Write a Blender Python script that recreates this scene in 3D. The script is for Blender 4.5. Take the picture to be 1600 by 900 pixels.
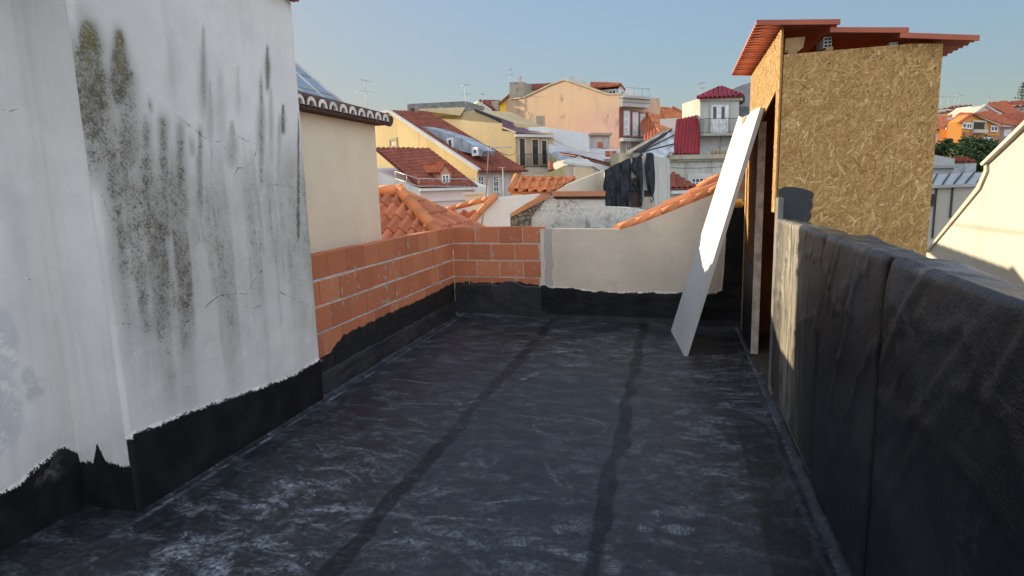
import bpy, bmesh, math, random
import numpy as np
from mathutils import Vector, Matrix
rad = math.radians
random.seed(7); RNG = np.random.default_rng(11)
for o in list(bpy.data.objects): bpy.data.objects.remove(o)
SC = bpy.context.scene; COL = SC.collection

# ------------------------------------------------------------------ camera
F = 972.0; EYE = 1.6
YAW, PITCH, ROLL = rad(14.8), rad(9.25), rad(1.6)
fw = Vector((-math.sin(YAW)*math.cos(PITCH), math.cos(YAW)*math.cos(PITCH), -math.sin(PITCH)))
r0 = Vector((math.cos(YAW), math.sin(YAW), 0)); u0 = r0.cross(fw)
RT = r0*math.cos(ROLL) - u0*math.sin(ROLL); UP = r0*math.sin(ROLL) + u0*math.cos(ROLL)
CAMP = Vector((0, 0, EYE))
FH = Vector((-math.sin(YAW), math.cos(YAW), 0)); RH = r0.copy()      # horizontal forward / right
cam = bpy.data.cameras.new('camera'); co = bpy.data.objects.new('camera', cam); COL.objects.link(co)
cam.lens = F/1600*36; cam.sensor_width = 36; cam.clip_start = 0.05; cam.clip_end = 3000
co.matrix_world = Matrix(((RT.x, UP.x, -fw.x, CAMP.x), (RT.y, UP.y, -fw.y, CAMP.y), (RT.z, UP.z, -fw.z, CAMP.z), (0, 0, 0, 1)))
SC.camera = co

# ------------------------------------------------------------------ sky, sun, exposure
SUN_AZ, SUN_EL = rad(33.5), rad(9.0)            # from -X towards +Y
L = Vector((-math.cos(SUN_AZ)*math.cos(SUN_EL), math.sin(SUN_AZ)*math.cos(SUN_EL), math.sin(SUN_EL)))
w = bpy.data.worlds.new('World'); SC.world = w; w.use_nodes = True
nt = w.node_tree; bg = nt.nodes['Background']
sky = nt.nodes.new('ShaderNodeTexSky'); sky.sky_type = 'NISHITA'; sky.sun_disc = False
sky.sun_elevation = SUN_EL; sky.sun_rotation = math.atan2(L.x, L.y)
sky.air_density = 1.0; sky.dust_density = 0.6; sky.ozone_density = 1.4
bw = nt.nodes.new('ShaderNodeRGBToBW'); nt.links.new(sky.outputs[0], bw.inputs[0])
KNEE = 1.1                                      # soft shoulder: compresses the bright side of the sky
ad = nt.nodes.new('ShaderNodeMath'); ad.operation = 'ADD'; nt.links.new(bw.outputs[0], ad.inputs[0]); ad.inputs[1].default_value = KNEE
dv = nt.nodes.new('ShaderNodeMath'); dv.operation = 'DIVIDE'; dv.inputs[0].default_value = KNEE*1.85; nt.links.new(ad.outputs[0], dv.inputs[1])
hz = nt.nodes.new('ShaderNodeMix'); hz.data_type = 'RGBA'; hz.inputs[0].default_value = .12
tn = nt.nodes.new('ShaderNodeMix'); tn.data_type = 'RGBA'; tn.blend_type = 'MULTIPLY'; tn.inputs[0].default_value = 1; tn.inputs[7].default_value = (.98, 1.0, 1.04, 1)
nt.links.new(bw.outputs[0], tn.inputs[6]); nt.links.new(sky.outputs[0], hz.inputs[6]); nt.links.new(tn.outputs[2], hz.inputs[7])
vm = nt.nodes.new('ShaderNodeVectorMath'); vm.operation = 'SCALE'; tb = nt.nodes.new('ShaderNodeMix'); tb.data_type = 'RGBA'; tb.blend_type = 'MULTIPLY'; tb.inputs[0].default_value = 1; tb.inputs[7].default_value = (.96, .985, 1.075, 1)
nt.links.new(hz.outputs[2], tb.inputs[6]); nt.links.new(tb.outputs[2], vm.inputs[0]); nt.links.new(dv.outputs[0], vm.inputs['Scale'])
# sky behind the camera brightened: added fill for the shaded walls
tc = nt.nodes.new('ShaderNodeTexCoord'); dp = nt.nodes.new('ShaderNodeVectorMath'); dp.operation = 'DOT_PRODUCT'
nt.links.new(tc.outputs['Generated'], dp.inputs[0]); dp.inputs[1].default_value = (.35, -.80, .48)
mr = nt.nodes.new('ShaderNodeMapRange'); mr.interpolation_type = 'SMOOTHSTEP'; nt.links.new(dp.outputs['Value'], mr.inputs[0])
mr.inputs[1].default_value = -.05; mr.inputs[2].default_value = .75; mr.inputs[3].default_value = 0; mr.inputs[4].default_value = 1
bk = nt.nodes.new('ShaderNodeMix'); bk.data_type = 'RGBA'; nt.links.new(mr.outputs[0], bk.inputs[0]); nt.links.new(vm.outputs[0], bk.inputs[6])
bk.inputs[7].default_value = (4.3, 4.75, 5.45, 1)
nt.links.new(bk.outputs[2], bg.inputs[0]); bg.inputs[1].default_value = 0.15
sl = bpy.data.lights.new('sun', 'SUN'); so = bpy.data.objects.new('sun', sl); COL.objects.link(so)
sl.energy = 4.8; sl.angle = rad(0.5); sl.color = (1.0, 0.82, 0.57)
so.rotation_euler = (-L).to_track_quat('-Z', 'Y').to_euler(); so.location = (-20, 10, 20)
SC.view_settings.view_transform = 'Standard'; SC.view_settings.look = 'None'
SC.view_settings.gamma = 1; SC.view_settings.use_curve_mapping = False
SC.view_settings.exposure = 1.05
SC.render.engine = 'CYCLES'; SC.cycles.use_denoising = True; SC.cycles.max_bounces = 8

# ------------------------------------------------------------------ pixel -> place
def ray(px, py): return RT*((px-800)/F) + UP*((450-py)/F) + fw
def at(px, py, d):                      # point seen at a pixel, d metres ahead (horizontal)
    v = ray(px, py); return CAMP + v*(d/v.dot(FH))
def onx(px, py, x): v = ray(px, py); return CAMP + v*(x/v.x)
def ony(px, py, y): v = ray(px, py); return CAMP + v*(y/v.y)
def onz(px, py, z=0.0): v = ray(px, py); return CAMP + v*((z-EYE)/v.z)

# ------------------------------------------------------------------ numpy noise
def _h(ix, iy, s):
    n = (ix*374761393 + iy*668265263 + s*974634777) & 0xffffffff
    n = ((n ^ (n >> 13))*1274126177) & 0xffffffff
    return ((n ^ (n >> 16)) & 0xffff)/65535.0
def vn(x, y, s=0):
    x = np.asarray(x, float); y = np.asarray(y, float)
    ix = np.floor(x).astype(np.int64); iy = np.floor(y).astype(np.int64)
    fx = x-ix; fy = y-iy; fx = fx*fx*(3-2*fx); fy = fy*fy*(3-2*fy)
    a = _h(ix, iy, s); b = _h(ix+1, iy, s); c = _h(ix, iy+1, s); d = _h(ix+1, iy+1, s)
    return (a*(1-fx)+b*fx)*(1-fy) + (c*(1-fx)+d*fx)*fy
def fbm(x, y, s=0, o=4):
    t = 0; a = .5; n = 0
    for k in range(o):
        t = t + a*vn(x*2**k, y*2**k, s+k*17); n += a; a *= .55
    return t/n
def sst(a, b, x):
    t = np.clip((x-a)/(b-a), 0, 1); return t*t*(3-2*t)

# ------------------------------------------------------------------ objects
def tag(o, label=None, cat=None, group=None, kind=None):
    for k, v in (('label', label), ('category', cat), ('group', group), ('kind', kind)):
        if v: o[k] = v
    return o
def thing(name, label, cat, base, group=None):
    o = bpy.data.objects.new(name, None); COL.objects.link(o); o.location = base
    o.empty_display_size = .2
    return tag(o, label, cat, group)
def wloc(o):
    p = Vector(o.location)
    while o.parent: o = o.parent; p += Vector(o.location)
    return p
def link(name, me, mat, parent=None):
    o = bpy.data.objects.new(name, me); COL.objects.link(o)
    if mat is not None: me.materials.append(mat)
    if parent is not None: o.parent = parent; o.location = -wloc(parent)
    return o
class MB:
    def __init__(s): s.v = []; s.f = []; s.a = []; s.sm = []
    def vert(s, p): s.v.append((p[0], p[1], p[2])); return len(s.v)-1
    def face(s, idx, v=.5, smooth=False): s.f.append(tuple(idx)); s.a.append(v); s.sm.append(smooth)
    def poly(s, pts, v=.5): s.face([s.vert(p) for p in pts], v)
    def prism(s, pts, e, v=.5):
        e = Vector(e); n = len(pts); a = [s.vert(p) for p in pts]; b = [s.vert(Vector(p)+e) for p in pts]
        s.face(a, v); s.face(b[::-1], v)
        for i in range(n): j = (i+1) % n; s.face((a[j], a[i], b[i], b[j]), v)
    def box(s, o, ex, ey, ez, v=.5):     # corner + three edge vectors
        o = Vector(o); s.prism([o, o+Vector(ex), o+Vector(ex)+Vector(ey), o+Vector(ey)], ez, v)
    def abox(s, x0, x1, y0, y1, z0, z1, v=.5): s.box((x0, y0, z0), (x1-x0, 0, 0), (0, y1-y0, 0), (0, 0, z1-z0), v)
    def tube(s, pts, r, n=6, v=.5, r2=None):
        pts = [Vector(p) for p in pts]; rings = []
        for i, p in enumerate(pts):
            t = (pts[min(i+1, len(pts)-1)] - pts[max(i-1, 0)]).normalized()
            a = t.cross(Vector((0, 0, 1)));
            if a.length < 1e-3: a = Vector((1, 0, 0))
            a.normalize(); b = t.cross(a)
            rr = r if r2 is None else r + (r2-r)*i/(len(pts)-1)
            rings.append([s.vert(p + a*rr*math.cos(2*math.pi*k/n) + b*rr*math.sin(2*math.pi*k/n)) for k in range(n)])
        for q, w_ in zip(rings, rings[1:]):
            for k in range(n): s.face((q[k], q[(k+1) % n], w_[(k+1) % n], w_[k]), v, True)
        s.face(rings[0][::-1], v); s.face(rings[-1], v)
    def grid(s, P, v=.5, smooth=True, va=None):   # P[i][j] points
        idx = [[s.vert(p) for p in row] for row in P]
        for i in range(len(P)-1):
            for j in range(len(P[0])-1):
                s.face((idx[i][j], idx[i][j+1], idx[i+1][j+1], idx[i+1][j]), va[i][j] if va is not None else v, smooth)
        return idx
    def build(s, name, mat, parent=None, bevel=0):
        me = bpy.data.meshes.new(name); me.from_pydata(s.v, [], s.f)
        bm = bmesh.new(); bm.from_mesh(me); bmesh.ops.recalc_face_normals(bm, faces=bm.faces); bm.to_mesh(me); bm.free()
        at_ = me.attributes.new('v', 'FLOAT', 'FACE'); at_.data.foreach_set('value', s.a)
        me.polygons.foreach_set('use_smooth', s.sm); me.update()
        o = link(name, me, mat, parent)
        if bevel:
            m = o.modifiers.new('bevel', 'BEVEL'); m.width = bevel; m.segments = 2; m.limit_method = 'ANGLE'
        return o
def npgrid(name, P, attrs, mat, parent=None):     # P (nu,nv,3) array; attrs {name:(nu,nv)}
    nu, nv = P.shape[:2]
    me = bpy.data.meshes.new(name)
    i = np.arange(nu*nv).reshape(nu, nv)
    q = np.stack([i[:-1, :-1], i[1:, :-1], i[1:, 1:], i[:-1, 1:]], -1).reshape(-1, 4)
    me.vertices.add(nu*nv); me.vertices.foreach_set('co', P.reshape(-1).astype(np.float32))
    me.loops.add(q.size); me.loops.foreach_set('vertex_index', q.reshape(-1).astype(np.int32))
    me.polygons.add(len(q)); me.polygons.foreach_set('loop_start', np.arange(0, q.size, 4, dtype=np.int32))
    me.update(calc_edges=True)
    me.polygons.foreach_set('use_smooth', np.ones(len(q), bool))
    for k, a in attrs.items():
        t = me.attributes.new(k, 'FLOAT', 'POINT'); t.data.foreach_set('value', np.ascontiguousarray(a, np.float32).reshape(-1))
    me.validate(); me.update()
    return link(name, me, mat, parent)

# ------------------------------------------------------------------ materials
class NM:
    def __init__(s, name, rough=.8, spec=.3):
        s.m = bpy.data.materials.new(name); s.m.use_nodes = True; s.t = s.m.node_tree
        s.b = s.t.nodes['Principled BSDF']; s.b.inputs['Roughness'].default_value = rough
        s.b.inputs['Specular IOR Level'].default_value = spec
        s._co = None
    def n(s, ty, **kw):
        x = s.t.nodes.new(ty)
        for k, v in kw.items(): setattr(x, k, v)
        return x
    def put(s, sock, v):
        if v is None: return
        if isinstance(v, bpy.types.NodeSocket): s.t.links.new(v, sock)
        elif isinstance(v, (tuple, list)) and len(v) == 3 and sock.type == 'RGBA': sock.default_value = (*v, 1)
        else: sock.default_value = v
    def co(s):
        if s._co is None: s._co = s.n('ShaderNodeNewGeometry').outputs['Position']
        return s._co
    def mapc(s, sc=(1, 1, 1), rot=(0, 0, 0)):
        m = s.n('ShaderNodeMapping'); s.put(m.inputs[0], s.co()); m.inputs[3].default_value = sc; m.inputs[2].default_value = rot
        return m.outputs[0]
    def noise(s, scale, detail=4, rough=.55, vec=None, dist=0):
        x = s.n('ShaderNodeTexNoise'); s.put(x.inputs['Vector'], vec or s.co()); x.inputs['Scale'].default_value = scale
        x.inputs['Detail'].default_value = detail; x.inputs['Roughness'].default_value = rough; x.inputs['Distortion'].default_value = dist
        return x.outputs[0]
    def vor(s, scale, vec=None, feat='F1', out='Distance'):
        x = s.n('ShaderNodeTexVoronoi'); x.feature = feat; s.put(x.inputs['Vector'], vec or s.co()); x.inputs['Scale'].default_value = scale
        return x.outputs[out]
    def wave(s, scale, vec=None, dist=2, dscale=2, dirn='X'):
        x = s.n('ShaderNodeTexWave'); x.bands_direction = dirn; s.put(x.inputs['Vector'], vec or s.co()); x.inputs['Scale'].default_value = scale
        x.inputs['Distortion'].default_value = dist; x.inputs['Detail Scale'].default_value = dscale
        return x.outputs['Fac']
    def attr(s, name): x = s.n('ShaderNodeAttribute'); x.attribute_name = name; return x.outputs['Fac']
    def math(s, op, a, b=None, c=None, clamp=False):
        x = s.n('ShaderNodeMath'); x.operation = op; x.use_clamp = clamp
        for i, v in enumerate((a, b, c)): s.put(x.inputs[i], v)
        return x.outputs[0]
    def step(s, a, b, v):
        x = s.n('ShaderNodeMapRange'); x.interpolation_type = 'SMOOTHSTEP'
        s.put(x.inputs[0], v); x.inputs[1].default_value = a; x.inputs[2].default_value = b
        return x.outputs[0]
    def mix(s, f, a, b):
        x = s.n('ShaderNodeMix'); x.data_type = 'RGBA'; s.put(x.inputs[0], f); s.put(x.inputs[6], a); s.put(x.inputs[7], b)
        return x.outputs[2]
    def sepz(s, k='Z'):
        x = s.n('ShaderNodeSeparateXYZ'); s.put(x.inputs[0], s.co()); return x.outputs[k]
    def col(s, c): s.put(s.b.inputs['Base Color'], c); return s
    def rough(s, v): s.put(s.b.inputs['Roughness'], v); return s
    def bump(s, h, strength=.4, dist=.01):
        x = s.n('ShaderNodeBump'); x.inputs['Strength'].default_value = strength; x.inputs['Distance'].default_value = dist
        s.put(x.inputs['Height'], h); s.put(s.b.inputs['Normal'], x.outputs[0]); return s
def sh(c, f): return tuple(min(1, x*f) for x in c)

_pc = {}
def plaster(c, dirt=.35, sc=1.0, streak=True, dark=None, name='plaster'):
    key = (c, dirt, sc, streak, dark)
    if key in _pc: return _pc[key]
    m = NM(name, .9, .2)
    a = m.noise(.35*sc, 5); b = m.noise(3*sc, 6, .65)
    c1 = m.mix(m.step(.35, .7, a), sh(c, 1.08), sh(c, .84))
    d = dark or sh(c, .42)
    f = m.math('MULTIPLY', m.step(.5, .8, b), dirt)
    c2 = m.mix(f, c1, d)
    if streak:
        st = m.noise(1.0*sc, 5, .6, m.mapc((2.6, 2.6, .22)))
        c2 = m.mix(m.math('MULTIPLY', m.step(.52, .78, st), dirt*1.2, clamp=True), c2, d)
    m.col(c2); m.bump(m.noise(25*sc, 5), .25, .02)
    _pc[key] = m.m; return m.m
def flat(name, c, rough=.7, spec=.3, var=.2, sc=4, metal=0):
    m = NM(name, rough, spec); n = m.noise(sc, 5, .6)
    m.col(m.mix(m.step(.3, .72, n), sh(c, 1+var), sh(c, 1-var))); m.bump(m.noise(sc*8, 4), .15, .01)
    m.b.inputs['Metallic'].default_value = metal
    return m.m
def tilemat(name, c, dark=.55, lichen=.3):
    m = NM(name, .85, .25); v = m.attr('v')
    a = m.mix(v, sh(c, .72), sh(c, 1.25))
    n = m.noise(5, 6, .65); k = m.noise(.7, 4)
    a = m.mix(m.math('MULTIPLY', m.step(.48, .75, n), dark), a, sh(c, .45))
    a = m.mix(m.math('MULTIPLY', m.step(.55, .75, m.noise(14, 5, .7)), lichen), a, (.36, .30, .22))
    m.col(a); m.bump(m.noise(40, 5), .25, .01); return m.m
T_NEW = tilemat('clay_tile', (.46, .17, .09), .45, .25)
T_ORANGE = tilemat('bright_clay_tile', (.60, .22, .09), .35, .15)
T_OLD = tilemat('aged_clay_tile', (.25, .075, .045), .5, .16)
T_RED = tilemat('red_clay_tile', (.42, .12, .06), .4, .1)
T_DARK = tilemat('weathered_tile', (.10, .055, .045), .5, .5)
GLASS = NM('window_glass', .12, .6).col((.03, .035, .04)).m
FRAME = flat('white_frame', (.74, .73, .70), .6)
WOODDK = flat('dark_wood', (.05, .035, .028), .7)
IRON = flat('iron', (.06, .06, .06), .6)
ALU = flat('aluminium', (.42, .43, .44), .45)
STONE = plaster((.40, .36, .28), .8, 2.5, False, (.10, .09, .07))
GREY = plaster((.30, .30, .29), .5)

def bitumen(name, dusty=1.0):
    m = NM(name, .5, .45)
    n = m.noise(2.2, 6, .62); k = m.noise(26, 6, .7)
    c = m.mix(m.step(.35, .7, n), (.012, .013, .016), (.030, .030, .033))
    du = m.math('MULTIPLY', m.step(.45, .8, m.noise(5, 7, .7, dist=.6)), m.step(.42, .62, k))
    c = m.mix(m.math('MULTIPLY', du, .30*dusty), c, (.19, .19, .185))
    m.col(c); m.rough(m.math('ADD', m.math('MULTIPLY', n, .35), .32))
    m.bump(m.math('ADD', m.math('MULTIPLY', m.noise(9, 5), 1.2), m.math('MULTIPLY', k, .5)), .5, .012)
    return m.m
BIT = bitumen('bitumen', .6); FELT = bitumen('bitumen_felt', .12)

# ================================================================== SETTING: ground
def terrain():
    xs = np.linspace(-420, 420, 90); ys = np.linspace(-200, 900, 110)
    X, Y = np.meshgrid(xs, ys, indexing='ij')
    d = X*FH.x + Y*FH.y
    Z = -9 + .085*np.clip(d-18, 0, 260) + 1.5*fbm(X/60, Y/60, 5) - .0
    g = NM('ground', .95, .1); n = g.noise(.15, 6)
    g.col(g.mix(g.step(.4, .6, n), (.07, .085, .045), (.17, .15, .12)))
    o = npgrid('ground', np.stack([X, Y, Z], -1), {}, g.m); tag(o, kind='structure')
terrain()

# ================================================================== TERRACE FLOOR
def floor():
    xs = np.arange(-3.06, .80, .0125); ys = np.concatenate([np.arange(-1.6, 1.6, .04), np.arange(1.6, 7.42, .0125)])
    X, Y = np.meshgrid(xs, ys, indexing='ij')
    Z = .010*(fbm(X*1.3, Y*1.3, 3)-.5) + .006*(fbm(X*4, Y*4, 9)-.5)
    dark = np.zeros_like(X)
    for k, (sx, sd) in enumerate(((-1.45, 1), (-.37, 2), (.62, 3), (-2.45, 4))):
        wv = sx + .035*(fbm(Y*1.3, Y*0+sd, 21+sd)-.5) + .03*(vn(Y*7, Y*0, 31+sd)-.5)
        t = X - wv
        lap = np.where(t > 0, np.clip(1-t/.13, 0, 1), 0)
        Z = Z + .006*sst(-.004, .004, t)*np.clip(1-t/.5, 0, 1)
        if k < 2:
            wdt = .05 + .09*fbm(Y*3.2, Y*0+3, 77+sd)
            dark = np.maximum(dark, sst(0, .012, t)*(1-sst(wdt-.006, wdt+.004, t))*(.7+.3*vn(Y*3, Y*0, 5+sd)))
    Z += .025*np.clip(1-(X+2.66)/.05, 0, 1)**2*(Y > 2.4)        # fillets along the walls
    Z += .02*np.clip(1-(.70-X)/.035, 0, 1)**2
    Z += .04*np.clip(1-(7.30-Y)/.08, 0, 1)**2
    foot = np.zeros_like(X); fl = np.zeros_like(X); fb = np.zeros_like(X); smear_sheen = np.zeros_like(X); ring = np.zeros_like(X)
    def step(cx, cy, ang, s=1.0, a=1.0):
        c, n = math.cos(ang), math.sin(ang)
        l = ((X-cx)*c+(Y-cy)*n)/s; b = (-(X-cx)*n+(Y-cy)*c)/s
        m1 = 1-sst(.75, 1.0, np.sqrt(((l-.055)/.095)**2+(b/.05)**2))
        m2 = 1-sst(.75, 1.0, np.sqrt(((l+.095)/.045)**2+(b/.036)**2))
        mm = a*np.maximum(m1, m2); k_ = (mm >= foot) & (np.abs(l) < .2) & (np.abs(b) < .09); fl[k_] = l[k_]; fb[k_] = b[k_]; np.maximum(foot, mm, out=foot)
    for px, py, ang, a in ((802, 547, 20, .9), (827, 588, 70, 1), (735, 630, 25, 1), (720, 640, 30, .6), (735, 715, 85, .6), (612, 676, 15, .55), (792, 618, 10, .6),
                           (680, 752, 40, .6), (790, 848, 20, .9), (1040, 828, 8, 1), (1057, 803, 10, .9), (1185, 735, 5, .7), (1090, 738, 15, .9), (870, 660, 30, .55),
                           (865, 828, 25, .8), (760, 745, 5, .7), (605, 795, 60, .6), (900, 735, 15, .6), (985, 560, 5, .5), (880, 590, 3, .6), (640, 880, 30, .6)):
        p = onz(px, py); step(p.x, p.y, rad(ang), 1, a)
    r = random.Random(5)
    for k in range(40):
        x = r.gauss(.12, .36) if k % 4 else r.uniform(-1.9, .6)
        y = r.uniform(2.4, 6.9)
        if x > .66: continue
        step(x, y, r.uniform(0, 6.28), r.uniform(.8, 1.02), r.choice((.15, .25, .3, .5, .7)))
    cx, cy = onz(878, 662)[:2]
    for k in range(4):
        rr = np.sqrt(((X-cx-.02*k)/1.15)**2+(Y-cy+.015*k)**2)
        ring = np.maximum(ring, (1-sst(0, .016, np.abs(rr-.17-.012*k)))*(vn(np.arctan2(Y-cy, X-cx)*2+k, X*0, k) > .5)*.32)
    for k in range(22):
        x, y, a = r.uniform(-2.3, .5), r.uniform(2.1, 6.8), r.uniform(-.6, .6)+(1.57 if r.random() < .2 else 0)
        l = (X-x)*math.cos(a)+(Y-y)*math.sin(a); b = -(X-x)*math.sin(a)+(Y-y)*math.cos(a)+.25*l*l
        ln = r.uniform(.1, .35)
        ring = np.maximum(ring, (1-sst(0, .014, np.abs(b)))*(1-sst(ln*.6, ln, np.abs(l)))*r.uniform(.3, .8))
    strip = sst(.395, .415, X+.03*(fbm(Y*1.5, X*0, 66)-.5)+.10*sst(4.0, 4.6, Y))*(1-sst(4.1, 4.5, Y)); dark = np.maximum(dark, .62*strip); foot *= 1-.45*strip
    def blob(px, py, rx, ry, a, ang=0):
        p = onz(px, py); dx = X-p.x; dy = Y-p.y; c, s = math.cos(ang), math.sin(ang)
        return a*np.exp(-(((dx*c+dy*s)/rx)**2+((-dx*s+dy*c)/ry)**2))
    smear_sheen = blob(430, 830, .45, .45, .9, .5) + blob(300, 860, .4, .4, .5) + blob(520, 760, .3, .7, .55) + blob(1130, 600, .35, 1.1, .7) + blob(930, 550, .9, .55, .55)\
        + blob(1100, 730, .3, .5, .6) + blob(820, 860, .5, .12, .7) + blob(640, 830, .15, .2, .5) + blob(1195, 580, .05, .5, 1.1) + blob(420, 780, .12, 1.2, .4)
    smear_sheen = np.clip(smear_sheen, 0, 1.2)  # dust smears; the near-left ones stand in for bluish sky sheen
    edge = np.exp(-((X+2.585)/.014)**2)*(Y > 2.3)*vn(Y*6, X*9, 4)*.9 + np.exp(-((X-.668)/.009)**2)*(.25+.75*vn(Y*5, X*6, 8))
    m = NM('roof_membrane', .5, .40)
    big = m.noise(1.1, 5); fine = m.noise(34, 6, .72); med = m.noise(6.5, 7, .68, dist=.5)
    c = m.mix(m.step(.35, .68, big), (.008, .010, .014), (.017, .020, .026))
    c = m.mix(m.math('MULTIPLY', m.step(.42, .72, med), .5), c, (.046, .045, .048))
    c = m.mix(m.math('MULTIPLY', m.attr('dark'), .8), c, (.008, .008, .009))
    # scuffs following the roll direction
    strk = m.noise(3.6, 8, .74, m.mapc((1.0, 1.9, 1), (0, 0, .3)), .6)
    sm = m.attr('smear_sheen')
    d1 = m.math('MULTIPLY', m.step(.46, .72, strk), m.math('ADD', m.math('MULTIPLY', sm, 1.0), .34))
    d1 = m.math('MULTIPLY', d1, m.step(.36, .60, fine))
    scr = m.math('MULTIPLY', m.math('SUBTRACT', 1, m.step(.0, .035, m.math('ABSOLUTE', m.math('SUBTRACT', m.noise(2.6, 5, .6, None, 1.2), .5)))), m.step(.52, .66, m.noise(4.5, 4)))
    d1 = m.math('MAXIMUM', d1, m.math('MULTIPLY', scr, m.math('MULTIPLY', m.step(.4, .65, fine), .16)))
    spl = m.math('MULTIPLY', m.step(.60, .70, m.noise(11, 8, .72, dist=.8)), m.math('ADD', sm, .24))
    d1 = m.math('MAXIMUM', d1, m.math('MULTIPLY', spl, .85))
    zz = m.math('PINGPONG', m.math('ADD', m.attr('fb'), 1.0), .016)
    ph = m.math('ADD', m.math('MULTIPLY', m.attr('fl'), 285), m.math('ADD', m.math('MULTIPLY', zz, 150), m.math('MULTIPLY', m.noise(9, 3), 3)))
    tread = m.step(-.25, .45, m.math('SINE', ph))
    ft = m.math('MULTIPLY', m.math('MULTIPLY', m.attr('foot'), m.math('ADD', m.math('MULTIPLY', tread, .45), .5)), m.step(.44, .60, m.noise(9, 9, .85, None, .8)))
    d1 = m.math('MAXIMUM', d1, m.math('MULTIPLY', ft, .60))
    d1 = m.math('MAXIMUM', d1, m.math('MULTIPLY', m.attr('ring'), m.step(.40, .62, m.noise(30, 5, .7))))
    d1 = m.math('MAXIMUM', d1, m.math('MULTIPLY', m.attr('edge'), m.step(.35, .65, m.noise(18, 6, .7))))
    spk = m.math('MULTIPLY', m.step(.70, .78, m.noise(60, 3, .6)), .35)
    d1 = m.math('MAXIMUM', d1, spk)
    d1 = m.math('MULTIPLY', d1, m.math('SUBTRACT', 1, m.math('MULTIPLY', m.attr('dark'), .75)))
    c = m.mix(m.math('MULTIPLY', d1, .85, clamp=True), c, (.33, .37, .42))  # dust tinted blue, the sky's reflection painted into its colour
    mot = m.noise(24, 8, .8)
    c = m.mix(m.math('MULTIPLY', m.step(.50, .70, mot), m.math('ADD', .13, m.math('MULTIPLY', sm, .45)), clamp=True), c, (.115, .14, .175))  # mottled dust, with bluish sky sheen painted in along the smears
    c = m.mix(m.math('MULTIPLY', m.step(.52, .36, mot), .5), c, (.008, .008, .009))
    m.col(c)
    m.rough(m.math('ADD', m.math('ADD', m.math('MULTIPLY', big, .30), .29), m.math('MULTIPLY', d1, .4)))
    m.bump(m.math('ADD', m.math('MULTIPLY', m.noise(7, 6, .6), 1.3), m.math('ADD', m.math('MULTIPLY', fine, .45), m.math('MULTIPLY', d1, .15))), .55, .010)
    m.put(m.b.inputs['Specular IOR Level'], m.math('MULTIPLY', .40, m.math('SUBTRACT', 1, m.math('MULTIPLY', m.attr('dark'), .6))))
    o = npgrid('floor', np.stack([X, Y, Z], -1), dict(dark=dark, foot=foot, fl=fl, fb=fb, smear_sheen=smear_sheen, ring=ring, edge=edge), m.m)
    tag(o, kind='structure')
    b = MB(); b.abox(-3.4, .92, -1.6, 7.5, -.45, -.05); o = b.build('roof_slab', GREY); tag(o, kind='structure')
floor()

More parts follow.
